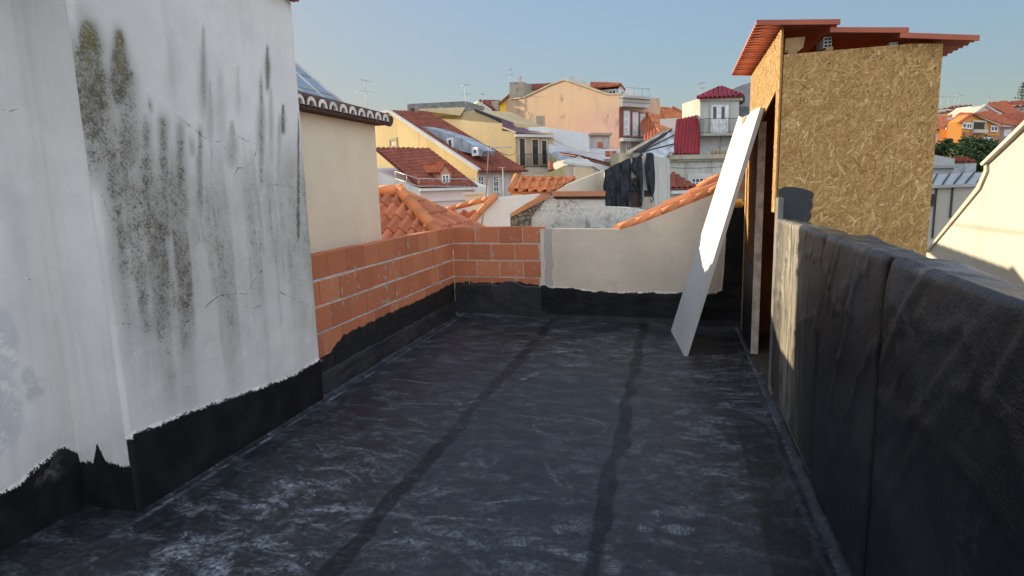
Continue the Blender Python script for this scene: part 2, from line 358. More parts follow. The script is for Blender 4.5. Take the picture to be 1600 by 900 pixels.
# ================================================================== LEFT STAINED WALL
WX, WBX, WY0, WY1 = -2.65, -3.00, 2.38, 4.155
def seg_dist(Yc, Zc, pts):
    D = np.full(Yc.shape, 9.0)
    for (a, b) in zip(pts, pts[1:]):
        ax, az = a; bx, bz = b; vx, vz = bx-ax, bz-az; l2 = vx*vx+vz*vz+1e-9
        t = np.clip(((Yc-ax)*vx+(Zc-az)*vz)/l2, 0, 1)
        D = np.minimum(D, np.hypot(Yc-ax-t*vx, Zc-az-t*vz))
    return D
def wallmat():
    m = NM('stained_plaster', .92, .2)
    big = m.noise(1.3, 5, .6); fine = m.noise(70, 6, .75); med = m.noise(14, 7, .7)
    c = m.mix(m.step(.35, .68, big), (.79, .76, .715), (.69, .665, .63))
    c = m.mix(m.math('MULTIPLY', m.step(.5, .72, m.noise(3.2, 6, .65)), .35), c, (.60, .585, .56))
    c = m.mix(m.math('MULTIPLY', m.attr('patch'), m.step(.42, .50, m.noise(8, 8, .72))), c, (.60, .595, .59))
    st = m.attr('stain')
    sp = m.math('ADD', m.math('MULTIPLY', m.noise(85, 6, .8), .62), m.math('MULTIPLY', m.noise(18, 6, .7), .38))
    th = m.math('SUBTRACT', .69, m.math('MULTIPLY', st, .29))
    f = m.step(0, .16, m.math('SUBTRACT', sp, th))
    f = m.math('MULTIPLY', f, m.step(.02, .18, st))
    drip = m.noise(1.0, 6, .65, m.mapc((9, 9, .45)))
    c = m.mix(m.math('MULTIPLY', m.step(.48, .75, drip), .28), c, (.45, .43, .39))
    c = m.mix(m.math('MULTIPLY', st, .80, clamp=True), c, m.mix(m.step(.4, .65, m.noise(5, 6, .7)), (.21, .195, .15), (.32, .305, .26)))
    c = m.mix(m.math('MULTIPLY', f, .9), c, m.mix(m.attr('moss'), (.10, .088, .058), (.16, .125, .025)))
    pit = m.math('MULTIPLY', m.step(.72, .76, m.noise(24, 4, .6)), m.step(.55, .6, m.noise(2.5, 3)))
    c = m.mix(m.math('MULTIPLY', pit, .8), c, (.12, .11, .095))
    cr = m.math('ADD', m.attr('crack'), m.math('MULTIPLY', m.math('SUBTRACT', m.noise(22, 3), .5), .012))
    ck = m.math('SUBTRACT', 1, m.step(.0005, .0042, m.math('ABSOLUTE', cr)))
    c = m.mix(m.math('MULTIPLY', ck, .55), c, (.06, .055, .05))
    br = m.noise(9, 5, .6); brf = m.noise(120, 3, .6, m.mapc((1, 1, .07)))
    p = m.math('ADD', m.attr('paint'), m.math('ADD', m.math('MULTIPLY', m.math('SUBTRACT', br, .5), .05), m.math('MULTIPLY', m.math('SUBTRACT', brf, .5), .055)))
    pm = m.math('SUBTRACT', 1, m.step(-.004, .004, p))
    blk = m.mix(m.step(.4, .7, m.noise(5, 5)), (.009, .009, .010), (.019, .019, .020))
    blk = m.mix(m.math('MULTIPLY', m.attr('scuff'), m.step(.45, .7, med)), blk, (.16, .15, .13))
    c = m.mix(pm, c, blk); m.col(c)
    m.rough(m.math('SUBTRACT', .93, m.math('MULTIPLY', pm, .38)))
    h = m.math('ADD', m.math('MULTIPLY', m.noise(6, 5), 1.2), m.math('ADD', m.math('MULTIPLY', fine, .6), m.math('MULTIPLY', ck, -1.2)))
    m.bump(h, .45, .012); return m.m
def left_wall():
    root = thing('plaster_wall', 'tall white plaster house wall streaked with black mould and cracks', 'wall', (WX, 3.2, 0))
    WM = wallmat()
    ys = np.arange(WY0, WY1+.001, .009); zs = np.arange(-.02, 2.935, .009)
    Y, Z = np.meshgrid(ys, zs, indexing='ij')
    st = np.zeros_like(Y); moss = np.zeros_like(Y)
    def yz(px, py): p = onx(px, py, WX); return p.y, p.z
    wob = .03*(fbm(Z*3, Y*0+2, 8)-.5)*2
    for px, top, bot, wd, a, fade in ((140, 20, 250, .070, .95, .25), (152, 90, 330, .10, .7, .4), (186, 38, 190, .038, 1.0, .3), (200, 95, 300, .06, .75, .3),
            (228, 175, 430, .055, .75, .3), (255, 170, 420, .05, .72, .3), (282, 180, 400, .045, .7, .3), (235, 230, 520, .16, .42, .5), (300, 260, 480, .14, .45, .5),
            (318, 35, 200, .022, .62, .3), (328, 120, 240, .018, .45, .3), (345, 105, 260, .03, .3, .4), (312, 190, 370, .03, .78, .3), (330, 220, 360, .02, .55, .3),
            (418, 68, 150, .017, 1.0, .25), (408, 108, 330, .025, .7, .3), (423, 130, 300, .02, .5, .4), (442, 160, 215, .016, .85, .2), (436, 170, 330, .02, .5, .3),
            (466, 172, 400, .014, 1.0, .2), (362, 185, 275, .035, .6, .3), (372, 250, 420, .05, .35, .4), (398, 260, 420, .06, .3, .4), (440, 300, 430, .08, .38, .4),
            (180, 300, 560, .10, .33, .4), (270, 40, 190, .03, .18, .5), (372, 100, 190, .015, .3, .4), (350, 330, 560, .2, .22, .5), (455, 330, 500, .03, .4, .4)):
        y0, z0 = yz(px, top); y1, z1 = yz(px, bot)
        t = np.clip((z0-Z)/(z0-z1), -.2, 1.2)
        env = sst(-.02, .10, t)*(1-sst(1-fade, 1.05, t))
        yc = y0 + (y1-y0)*t + wob*wd*6
        wv = 1.5*wd*(.45+.75*sst(0, .5, t))*(.8+.5*vn(Z*9, Y*0, px))
        g = np.exp(-((Y-yc)/wv)**2)
        st = np.maximum(st, a*env*g) + .12*a*env*g
    col = fbm(Y*11+.6*fbm(Z*2, Y*3, 43), Z*.7, 42)
    ya, yb_ = yz(150, 300)[0], yz(300, 300)[0]; yc_ = yz(485, 300)[0]
    hor = sst(ya-.05, ya+.12, Y)*(1-.25*sst(yb_, yb_+.35, Y))
    topz = np.interp(Y, (ya, yz(215, 200)[0], yz(330, 200)[0], yc_), (yz(150, 60)[1], yz(215, 165)[1], yz(330, 180)[1], yz(470, 190)[1]))
    ver = sst(0, .5, topz+.25*(col-.5)-Z)*(1-sst(.8, 1.9, topz-Z-.5*(col-.5)))
    st = np.maximum(st, .70*hor*ver*(.66+.52*sst(.36, .62, col)))
    st *= .78 + .5*fbm(Y*7, Z*2.2, 41)
    st += .20*sst(.45, .7, fbm(Y*2.5, Z*1.6, 51))*sst(1.9, .7, Z)*sst(.3, .6, Z)
    st = np.clip(st, 0, 1)
    for px, py, s_ in ((137, 50, .05), (187, 66, .035), (190, 95, .03), (228, 195, .03), (254, 193, .03), (140, 90, .04), (300, 230, .03), (235, 165, .02)):
        y0, z0 = yz(px, py); moss = np.maximum(moss, np.exp(-((Y-y0)/s_)**2-((Z-z0)/(s_*2.2))**2)); 
    st = np.maximum(st, .8*moss)
    cr = np.full(Y.shape, 9.0)
    for pl in ([(270, 178), (292, 192), (322, 219), (345, 222), (352, 232), (366, 248), (371, 262), (362, 280)], [(362, 190), (366, 212), (402, 227)], [(402, 227), (395, 250), (386, 262), (371, 262)],
               [(400, 250), (408, 272), (418, 288), (456, 293)], [(170, 500), (205, 507), (230, 520), (262, 512), (292, 503), (322, 480), (345, 463), (386, 458), (392, 447), (404, 428), (416, 418)],
               [(392, 450), (430, 455), (462, 468), (478, 476)], [(380, 475), (396, 484), (410, 478)],
               [(155, 300), (168, 330), (180, 345)]):
        cr = np.minimum(cr, seg_dist(Y+.035*(fbm(Y*14, Z*14, 91)-.5), Z+.035*(fbm(Y*14, Z*14, 92)-.5), [yz(*q) for q in pl]))
    # black paint: top edge of the painted base, traced along the wall
    py_ = np.array([yz(x, y)[0] for x, y in ((200, 680), (222, 672), (300, 642), (400, 608), (455, 588), (500, 560))])
    pz_ = np.array([yz(x, y)[1] for x, y in ((200, 680), (222, 672), (300, 642), (400, 608), (455, 588), (500, 560))])
    pb = np.interp(Y, py_, pz_); pb = np.where(Y < py_[0]+.02, pb-.02, pb)
    X = WX + .010*(fbm(Y*1.7, Z*1.7, 61)-.5) + .004*(fbm(Y*9, Z*9, 62)-.5)
    X = X - .02*np.clip((WY0+.02-Y)/.02, 0, 1)**2 - .03*np.clip((Y-(WY1-.03))/.03, 0, 1)**2 + .012*(Z < pb)
    patch = np.exp(-((Y-yz(250, 480)[0])/.18)**2-((Z-yz(250, 480)[1])/.16)**2)*.6 + np.exp(-((Y-yz(215, 560)[0])/.1)**2-((Z-yz(215, 560)[1])/.08)**2)*.4
    o = npgrid('stained_face', np.stack([X, Y, Z], -1), dict(stain=st, moss=moss, crack=cr, paint=Z-pb, patch=patch, scuff=Z*0), WM, root)
    # return face + recessed face
    def bf(Yc, Zc, bz, seed, pt):
        return dict(stain=.30*sst(.5, .8, fbm(Yc*4, Zc*1.2, seed)), moss=Zc*0, crack=Zc*0+9, paint=Zc-bz, patch=pt, scuff=Zc*0)
    xs = np.arange(WBX-.03, WX-.005, .0125); Xr, Zr = np.meshgrid(xs, zs, indexing='ij')
    bz = .24 + .04*np.sin(Xr*20) + .05*(vn(Xr*20, Xr*0, 3)-.5)
    bz = np.interp(Xr, (-3.0, -2.90, -2.86, -2.82, -2.7), (.24, .25, .36, .26, .25))
    P = np.stack([Xr, WY0+.006+.006*(fbm(Xr*5, Zr*2, 8)-.5), Zr], -1)[::-1]
    npgrid('return_face', P, {k: v[::-1] for k, v in bf(Xr, Zr, bz, 71, Zr*0).items()}, WM, root)
    ys2 = np.arange(-1.6, WY0+.03, .02); Y2, Z2 = np.meshgrid(ys2, zs, indexing='ij')
    def yb(px, py): p = onx(px, py, WBX); return p.y, p.z
    bp = [yb(x, y) for x, y in ((0, 772), (30, 755), (55, 730), (80, 712), (100, 698), (128, 712))]
    bz2 = np.interp(Y2, [-1.6]+[b[0] for b in bp], [.3]+[b[1] for b in bp])
    pt = np.zeros_like(Y2)
    for px, py, sy, sz, a in ((10, 530, .055, .16, 1.2), (45, 600, .035, .09, 1.2), (0, 640, .10, .22, 1.3), (62, 605, .02, .05, 1.)):
        y0, z0 = yb(px, py); pt = np.maximum(pt, a*(1-sst(.7, 1.2, np.sqrt(((Y2-y0)/sy)**2+((Z2-z0)/sz)**2))))
    at_ = bf(Y2, Z2, bz2, 72, pt)
    y0, z0 = yb(75, 735); at_['scuff'] = np.exp(-((Y2-y0)/.07)**2-((Z2-z0)/.05)**2)
    at_['stain'] = at_['stain']*.6
    cr2 = seg_dist(Y2, Z2, [yb(*q) for q in ((0, 170), (14, 175), (30, 170))])
    at_['crack'] = cr2
    X2 = WBX + .008*(fbm(Y2*2, Z2*2, 63)-.5) + .01*(Z2 < bz2)
    npgrid('recessed_face', np.stack([X2, Y2, Z2], -1), at_, WM, root)
    b = MB(); b.abox(-5.2, WX-.03, WY0+.03, WY1-.012, -.4, 2.93); b.abox(-5.2, WBX-.02, -1.6, WY0+.029, -.4, 2.92)
    b.build('wall_core', plaster((.6, .59, .56)), root)
    b = MB()                                   # tiled roof edge over the wall
    for k in range(30):
        y = -1.5 + k*.19
        if y > WY1-.05: break
        pts = [Vector((WX-1.6+.02, y+.09, 2.94+.75)), Vector((WX+.07, y+.09, 2.985))]
        b.tube(pts, .075, 8, random.random())
    b.prism([(WX+.03, -1.6, 2.94), (WX+.03, WY1+.03, 2.94), (WX-1.6, WY1+.03, 3.64), (WX-1.6, -1.6, 3.64)], (0, 0, .03), .3)
    b.prism([(WX+.0, WY1-.03, 2.942), (-5.19, WY1-.03, 2.942), (WX-1.6, WY1-.03, 3.63)], (0, -.1, 0), .3)
    b.build('roof_edge', T_OLD, root)
left_wall()

# ================================================================== BRICK WALL + BACK WALL
MORTAR = plaster((.42, .39, .34), .5, 6, False)
def brickmat():
    m = NM('hollow_brick', .85, .2); v = m.attr('v')
    c = m.mix(v, (.44, .135, .062), (.64, .235, .11))
    ln = m.wave(26, None, .3, 1, 'Z')
    c = m.mix(m.math('MULTIPLY', m.step(.45, .7, m.noise(7, 6, .65)), .35), c, (.42, .20, .13))
    c = m.mix(m.math('MULTIPLY', m.step(.52, .66, m.noise(14, 7, .74)), m.step(.46, .60, m.noise(2.4, 4))), c, (.46, .42, .37))
    p = m.math('ADD', m.attr('paint'), m.math('MULTIPLY', m.math('SUBTRACT', m.noise(10, 6, .65), .5), .10))
    pm = m.math('SUBTRACT', 1, m.step(-.006, .006, p))
    c = m.mix(pm, c, m.mix(m.step(.5, .7, m.noise(12, 6, .7)), (.016, .016, .017), (.04, .036, .034)))
    m.col(c); m.rough(m.math('SUBTRACT', .9, m.math('MULTIPLY', pm, .3)))
    m.bump(m.math('ADD', m.math('MULTIPLY', ln, .9), m.noise(40, 5)), .5, .010); return m.m
BRICK = brickmat()
def paint_attr(o, fn):
    me = o.data; a = me.attributes.new('paint', 'FLOAT', 'POINT')
    off = wloc(o)
    a.data.foreach_set('value', [fn(v.co+off) for v in me.vertices])
def backpaint():
    m = NM('back_plaster', .9, .2)
    c = m.mix(m.step(.35, .7, m.noise(1.4, 5)), (.66, .58, .47), (.56, .49, .40))
    c = m.mix(m.math('MULTIPLY', m.step(.5, .75, m.noise(6, 6, .65)), .3), c, (.40, .36, .31))
    p = m.math('ADD', m.attr('paint'), m.math('MULTIPLY', m.math('SUBTRACT', m.noise(9, 6, .6), .5), .07))
    pm = m.math('SUBTRACT', 1, m.step(-.004, .004, p))
    cem = m.step(.42, .5, m.math('ADD', m.attr('cement'), m.math('MULTIPLY', m.math('SUBTRACT', m.noise(20, 5, .7), .5), .5)))
    c = m.mix(cem, c, (.42, .39, .34))
    blk = m.mix(m.step(.4, .7, m.noise(5, 5)), (.008, .008, .009), (.017, .017, .019))
    c = m.mix(pm, c, blk); m.col(c); m.rough(m.math('SUBTRACT', .92, m.math('MULTIPLY', pm, .4)))
    m.bump(m.math('ADD', m.noise(30, 6, .7), m.math('MULTIPLY', m.noise(4, 4), 1.5)), .4, .012); return m.m
BW0, BW1 = Vector((-2.70, 7.37)), Vector((.70, 7.17))     # back wall inner line
def bwy(x): return BW0.y + (BW1.y-BW0.y)*(x-BW0.x)/(BW1.x-BW0.x)
def brick_walls():
    root = thing('brick_wall', 'low wall of bare orange hollow bricks along the terrace edge, base painted black', 'wall', (-2.75, 5.7, 0))
    r = random.Random(3)
    b = MB(); X0 = -2.70
    zr = [(.924, 1.118), (.716, .909), (.508, .701), (.300, .493), (.092, .285)]
    for k, (z0, z1) in enumerate(zr):
        y = WY1 + .005 - (.17 if k % 2 else .02)
        while y < 7.37:
            y1 = min(y+.300, 7.37); a = max(y, WY1+.005)
            if y1-a > .03:
                j = r.uniform(-.004, .004)
                b.abox(X0-.11, X0+j, a+.0017, y1-.0017, z0+r.uniform(-.002, .002), z1+r.uniform(-.003, .003), min(1, max(0, r.gauss(.55, .2))))
            y += .3035
    o = b.build('bricks', BRICK, root, .004)
    paint_attr(o, lambda p: p.z-np.interp(p.y, (4.15, 4.28, 4.45, 5.5, 6.6, 7.4), (.22, .25, .40, .41, .40, .43)))
    b = MB(); b.abox(X0-.105, X0-.02, WY1+.002, 7.37, -.2, 1.108); [b.abox(X0-.02, X0-.001, WY1+.002, 7.37, z1-.001, z1+.018) for z0, z1 in zr[1:]]; o = b.build('mortar', BRICK2, root)
    paint_attr(o, lambda p: -1 if p.z < .3 else 1)
    # membrane upturn
    ys = np.arange(WY1-.02, 7.36, .03); ss = np.linspace(0, 1, 14); Y, S = np.meshgrid(ys, ss, indexing='ij')
    top = .185 + .03*(fbm(Y*2, Y*0, 5)-.5) + .015*(vn(Y*12, Y*0, 6)-.5)
    Z = .03 + S*(top-.03); X = X0 + .045 - .032*S + .012*(fbm(Y*6, S*4, 9)-.5)
    P = np.stack([X, Y, Z], -1); e = P[:, -1:].copy(); e[:, :, 0] = X0-.008
    npgrid('membrane_upturn', np.concatenate([P, e], 1), {}, FELT, root)
    # ---- back wall
    root = thing('back_wall', 'low cream plastered wall across the terrace end, rising to the right under roof tiles', 'wall', (-1, 7.4, 0))
    d2 = Vector((BW1.x-BW0.x, BW1.y-BW0.y, 0)).normalized(); n2 = Vector((d2.y, -d2.x, 0))
    b = MB()
    for k, (z0, z1) in enumerate(zr[:4]):
        x = -2.70 - (.10 if k % 2 else -.005)
        lim = -1.50 - (.05 if k % 2 else 0)
        while x < lim-.03:
            a = max(x, -2.697); e = min(x+.30, lim)
            if e-a > .03: b.box((a+.002, bwy(a)+r.uniform(-.002, .003), z0), (e-a-.004, bwy(e)-bwy(a), 0), (0, .1, 0), (0, 0, z1-z0), min(1, max(0, r.gauss(.55, .2))))
            x += .305
    o = b.build('bricks', BRICK, root, .004); paint_attr(o, lambda p: p.z-np.interp(p.x, (-2.7, -2.5, -2.1, -1.95, -1.7, -1.5), (.40, .43, .43, .46, .42, .40)))
    b = MB(); b.prism([(-2.70, bwy(-2.7)+.005, -.2), (-1.49, bwy(-1.49)+.005, -.2), (-1.49, 7.46, -.2), (-2.70, 7.46, -.2)], (0, 0, 1.308)); o = b.build('mortar', BRICK2, root); paint_attr(o, lambda p: -1 if p.z < .3 else 1)
    xs = np.arange(-1.56, .78, .0125); tt = np.linspace(0, 1, 130); Xg, T = np.meshgrid(xs, tt, indexing='ij')
    topz = np.interp(Xg, (-1.6, -.60, -.4, .38, .62, .80), (1.095, 1.082, 1.14, 1.45, 1.60, 1.66))
    Zg = -.05 + T*(topz+.05)
    band = np.interp(Xg, (-1.6, -1.29, -.8, -.02, .2, .42, .52, .535, .55, .8), (.41, .385, .35, .355, .37, .36, .40, .85, 1.36, 1.40)) + .04*(fbm(Xg*5, Xg*0, 6)-.5)
    Yg = bwy(Xg) - .012 - .018*(Zg < band) + .006*(fbm(Xg*2, Zg*2, 12)-.5) - .02*(fbm(Xg*3, Zg*5, 15)-.5)*(Zg < band) - .03*np.clip(1-Zg/.06, 0, 1)
    cem = np.exp(-((Xg+1.455+.03*(vn(Zg*9, Xg*0, 4)-.5))/.05)**2)*1.2
    BP = backpaint()
    npgrid('plaster_face', np.stack([Xg, Yg, Zg], -1), dict(paint=Zg-band, cement=cem), BP, root)
    xs = np.arange(-2.68, -1.50, .02); ss = np.linspace(0, 1, 22); Xg, S = np.meshgrid(xs, ss, indexing='ij')
    top = .40 + .05*np.exp(-((Xg+1.95)/.12)**2) + .025*(vn(Xg*9, Xg*0, 8)-.5)
    Zg = top*S; Yg = bwy(Xg) - .015 - .015*(1-S) - .018*(fbm(Xg*4, Zg*5, 19)-.3)
    P = np.stack([Xg, Yg, Zg], -1); e = P[:, -1:].copy(); e[:, :, 1] = bwy(e[:, :, 0])+.01
    npgrid('membrane_upturn', np.concatenate([P, e], 1), {}, FELT, root)
    b = MB()
    top = [(-1.55, 1.092), (-.60, 1.079), (-.4, 1.137), (.38, 1.447), (.62, 1.597), (.80, 1.657)]
    b.prism([Vector((x, bwy(x)-.004, z)) for x, z in top] + [Vector((.80, bwy(.8)-.004, -.4)), Vector((-1.55, bwy(-1.55)-.004, -.4))], (0, .16, 0))
    b.build('wall_core', plaster((.5, .44, .36)), root)
BRICK2 = None
def mort():
    m = NM('mortar_joint', .92, .2)
    c = m.mix(m.step(.4, .65, m.noise(14, 6, .7)), (.58, .53, .47), (.40, .34, .29))
    z = m.sepz(); pm = m.math('SUBTRACT', 1, m.step(.34, .42, m.math('ADD', z, m.math('MULTIPLY', m.noise(9), .06))))
    m.col(m.mix(pm, c, (.018, .018, .018))); m.bump(m.noise(50, 5), .4, .01); return m.m
BRICK2 = mort()
brick_walls()

# ================================================================== PARAPET
def parapet():
    root = thing('parapet', 'long parapet wrapped in creased black bitumen membrane along the terrace', 'parapet', (.79, 2, 0))
    ys = np.arange(-1.6, 4.76, .0125)
    prof = [(.735, .015), (.712, .05), (.700, .12)] + [(.70, .12+.024*k) for k in range(1, 50)] + [(.70, 1.312), (.705, 1.326), (.716, 1.333)]
    prof += [(.716+.012*k, 1.333-.002*k) for k in range(1, 14)] + [(.885, 1.300), (.892, 1.288)] + [(.892, 1.28-.05*k) for k in range(1, 12)] + [(.892, -.4)]
    pr = np.array(prof); ln = np.concatenate([[0], np.cumsum(np.hypot(*np.diff(pr, axis=0).T))])
    tg = np.gradient(pr, axis=0); nn = np.stack([-tg[:, 1], tg[:, 0]], -1); nn /= np.linalg.norm(nn, axis=1)[:, None]
    Y, S = np.meshgrid(ys, ln, indexing='ij')
    D = .016*(fbm(Y*1.3, S*1.3, 31)-.5) + .003*(fbm(Y*4+S*2, S*4-Y, 32)-.5)
    # creases hanging from the top edge
    for (yc, s0, dy, amp, wd) in ((3.0, 1.25, .35, .012, .03), (2.75, 1.1, .30, .010, .03), (2.1, 1.2, .5, .014, .04), (1.85, 1.05, .6, .012, .035), (1.5, 1.22, .4, .014, .04), (2.0, .75, .45, .010, .05),
                                  (2.9, .75, .35, .010, .04), (1.2, .8, .6, .012, .05), (3.6, 1.0, .12, .006, .03), (1.7, .5, .5, .008, .05)):
        t = S-s0; b = (Y-yc) + dy*t*1.6 + .15*t*t
        amp *= .55; wd *= .7; D += amp*np.exp(-(b/wd)**2)*np.exp(-(t/.28)**2)
        D -= amp*.6*np.exp(-((b-wd*1.6)/wd)**2)*np.exp(-(t/.25)**2)
    rid = 1-np.abs(2*fbm(Y*2.6+1.2*S, S*3.1, 44)-1); D += .007*sst(.90, .995, rid)*sst(.3, .9, S)
    lap = np.zeros_like(Y)
    for sy in (3.24, 2.30, 1.25, .25, -.75):
        t = Y-(sy+.012*(fbm(S*3, S*0+sy, 55)-.5)); D += .020*sst(-.005, .005, -t)*np.exp(-np.clip(-t, 0, 9)/.30) - .012*np.exp(-((t-.018)/.016)**2)
        lap = np.maximum(lap, np.exp(-((t-.035)/.05)**2))
    for sy in (3.24, 2.30, 1.25, .25):                  # sheets sag where they overlap on the coping
        D -= .020*np.exp(-((Y-sy-.02)/.05)**2)*np.exp(-((S-1.36)/.10)**2)
    D += .008*(fbm(Y*5.5, S*6, 37)-.5)*np.exp(-((S-1.36)/.16)**2) + .006*(fbm(Y*11, S*9, 38)-.5)*np.exp(-((S-1.34)/.07)**2)
    D *= np.clip((S+.02)/.1, 0, 1)*(1-.55*np.exp(-((S-1.33)/.06)**2))
    X = pr[:, 0][None]-0*Y + nn[:, 0][None]*D; Z = pr[:, 1][None]+0*Y + nn[:, 1][None]*D
    streak = np.exp(-((Y-4.15)/.38)**2)  # pale band painted where the sun strip falls
    m = NM('parapet_membrane', .42, .55)
    big = m.noise(1.7, 5); fine = m.noise(40, 6, .7)
    c = m.mix(m.step(.38, .68, big), (.005, .007, .010), (.019, .023, .028))
    c = m.mix(m.math('MULTIPLY', m.attr('lap'), .95), c, (.004, .004, .005))
    ds = m.math('MULTIPLY', m.step(.52, .75, m.noise(4, 7, .68, dist=.7)), m.step(.40, .62, fine))
    hi = m.math('ADD', .35, m.step(.25, 1.25, m.math('ADD', m.sepz(), m.math('MULTIPLY', m.math('SUBTRACT', m.noise(1.6, 4), .5), 1.2))))  # upper part made paler: sky sheen painted in as dust
    c = m.mix(m.math('MULTIPLY', m.math('MULTIPLY', ds, .34), hi), c, (.12, .13, .145))
    c = m.mix(m.math('MULTIPLY', m.attr('lap'), .9), c, (.004, .004, .005))
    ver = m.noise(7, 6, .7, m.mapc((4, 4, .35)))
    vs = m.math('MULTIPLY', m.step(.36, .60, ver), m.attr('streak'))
    c = m.mix(m.math('MULTIPLY', vs, .85), c, (.32, .285, .21))  # brush streaks, with the sunlit strip's brightness painted in as tan
    tp = m.math('MULTIPLY', m.step(1.30, 1.325, m.sepz()), m.step(.38, .66, m.noise(10, 7, .72, dist=.5)))
    tp = m.math('MULTIPLY', tp, m.step(.44, .58, m.noise(2.2, 4)))
    c = m.mix(m.math('MULTIPLY', tp, .7), c, (.19, .18, .165))
    m.col(c); m.rough(m.math('ADD', m.math('MULTIPLY', big, .3), m.math('ADD', .22, m.math('MULTIPLY', ds, .3))))
    m.bump(m.math('ADD', m.math('MULTIPLY', m.noise(4, 4, .5, None, .6), .9), m.math('ADD', m.math('MULTIPLY', fine, .5), m.math('MULTIPLY', m.noise(130, 3), .22))), .7, .012)
    m.put(m.b.inputs['Specular IOR Level'], m.math('MULTIPLY', .55, m.math('SUBTRACT', 1, m.math('MULTIPLY', m.attr('lap'), .95))))
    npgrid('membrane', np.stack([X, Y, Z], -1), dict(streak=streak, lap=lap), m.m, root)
    b = MB(); b.abox(.722, .872, -1.6, 4.755, -.4, 1.27); b.build('wall_core', GREY, root)
    b = MB(); b.abox(.703, .738, 4.757, 4.890, -.1, 1.47); b.build('end_pier', plaster((.20, .19, .17), .8, 5), root)
parapet()

# ================================================================== OSB SHED
def osbmat(name='osb'):
    m = NM(name, .75, .25); v = m.attr('v')
    rp = m.n('ShaderNodeValToRGB'); m.put(rp.inputs[0], v)
    e = rp.color_ramp.elements; e[0].position = 0; e[0].color = (.05, .035, .02, 1); e[1].position = 1; e[1].color = (.78, .56, .28, 1)
    for p, c in ((.03, (.27, .145, .048, 1)), (.3, (.43, .235, .075, 1)), (.7, (.61, .38, .140, 1))): k = e.new(p); k.color = c
    c = m.mix(m.math('MULTIPLY', m.step(.4, .7, m.noise(60, 5, .7)), .22), rp.outputs[0], (.27, .155, .06))
    c = m.mix(m.math('MULTIPLY', m.step(.35, .7, m.noise(1.6, 4)), .2), c, (.34, .205, .08))
    m.col(c); m.bump(m.noise(90, 4, .7), .25, .004); return m.m
OSB = osbmat()
def clip(poly, subj):            # clip polygon subj by convex poly (2-D, ccw)
    out = subj
    for i in range(len(poly)):
        a, b = poly[i], poly[(i+1) % len(poly)]
        inp, out = out, []
        def side(p): return (b[0]-a[0])*(p[1]-a[1])-(b[1]-a[1])*(p[0]-a[0])
        for j in range(len(inp)):
            p, q = inp[j], inp[(j+1) % len(inp)]; sp, sq = side(p), side(q)
            if sp >= 0: out.append(p)
            if sp*sq < 0: t = sp/(sp-sq); out.append((p[0]+(q[0]-p[0])*t, p[1]+(q[1]-p[1])*t))
        if len(out) < 3: return []
    return out
def osb_panel(mb, o, eu, ev, n, poly, thick, count, seed, main=90):
    """flake board: slab + individual wood strands on the n side; poly in metres along eu, ev (ccw)"""
    o, eu, ev, n = Vector(o), Vector(eu), Vector(ev), Vector(n)
    P = lambda a, b, h: o + eu*a + ev*b + n*h
    mb.prism([P(a, b, 0) for a, b in poly], -n*thick, .25)
    r = random.Random(seed)
    us = [p[0] for p in poly]; vs = [p[1] for p in poly]
    for k in range(count):
        cu, cv = r.uniform(min(us)-.03, max(us)+.03), r.uniform(min(vs)-.03, max(vs)+.03)
        ln = r.choice((r.uniform(.015, .04), r.uniform(.02, .07), r.uniform(.04, .12)))*.5; wd = r.uniform(.002, .008) if r.random() < .85 else r.uniform(.008, .014)
        a = rad(r.gauss(main, 38) if r.random() < .75 else r.uniform(0, 180))
        c, s = math.cos(a), math.sin(a)
        q = [(-ln, -wd*r.uniform(.3, 1)), (ln*r.uniform(.8, 1), -wd*r.uniform(.4, 1)), (ln, wd*r.uniform(.2, 1)), (-ln*r.uniform(.7, 1), wd*r.uniform(.5, 1))]
        q = clip(poly, [(cu+x*c-y*s, cv+x*s+y*c) for x, y in q])
        if len(q) < 3: continue
        h = .0003 + .0022*k/count
        v = min(.86, max(.05, r.gauss(.43, .19))) if r.random() < .965 else r.uniform(.78, 1)
        tl, tm = r.uniform(-.0005, .0005), r.uniform(-.0005, .0005)
        mb.face([mb.vert(P(x, y, h+tl*(i % 2)+tm*(i > 1))) for i, (x, y) in enumerate(q)], v)
RED_SHEET = None
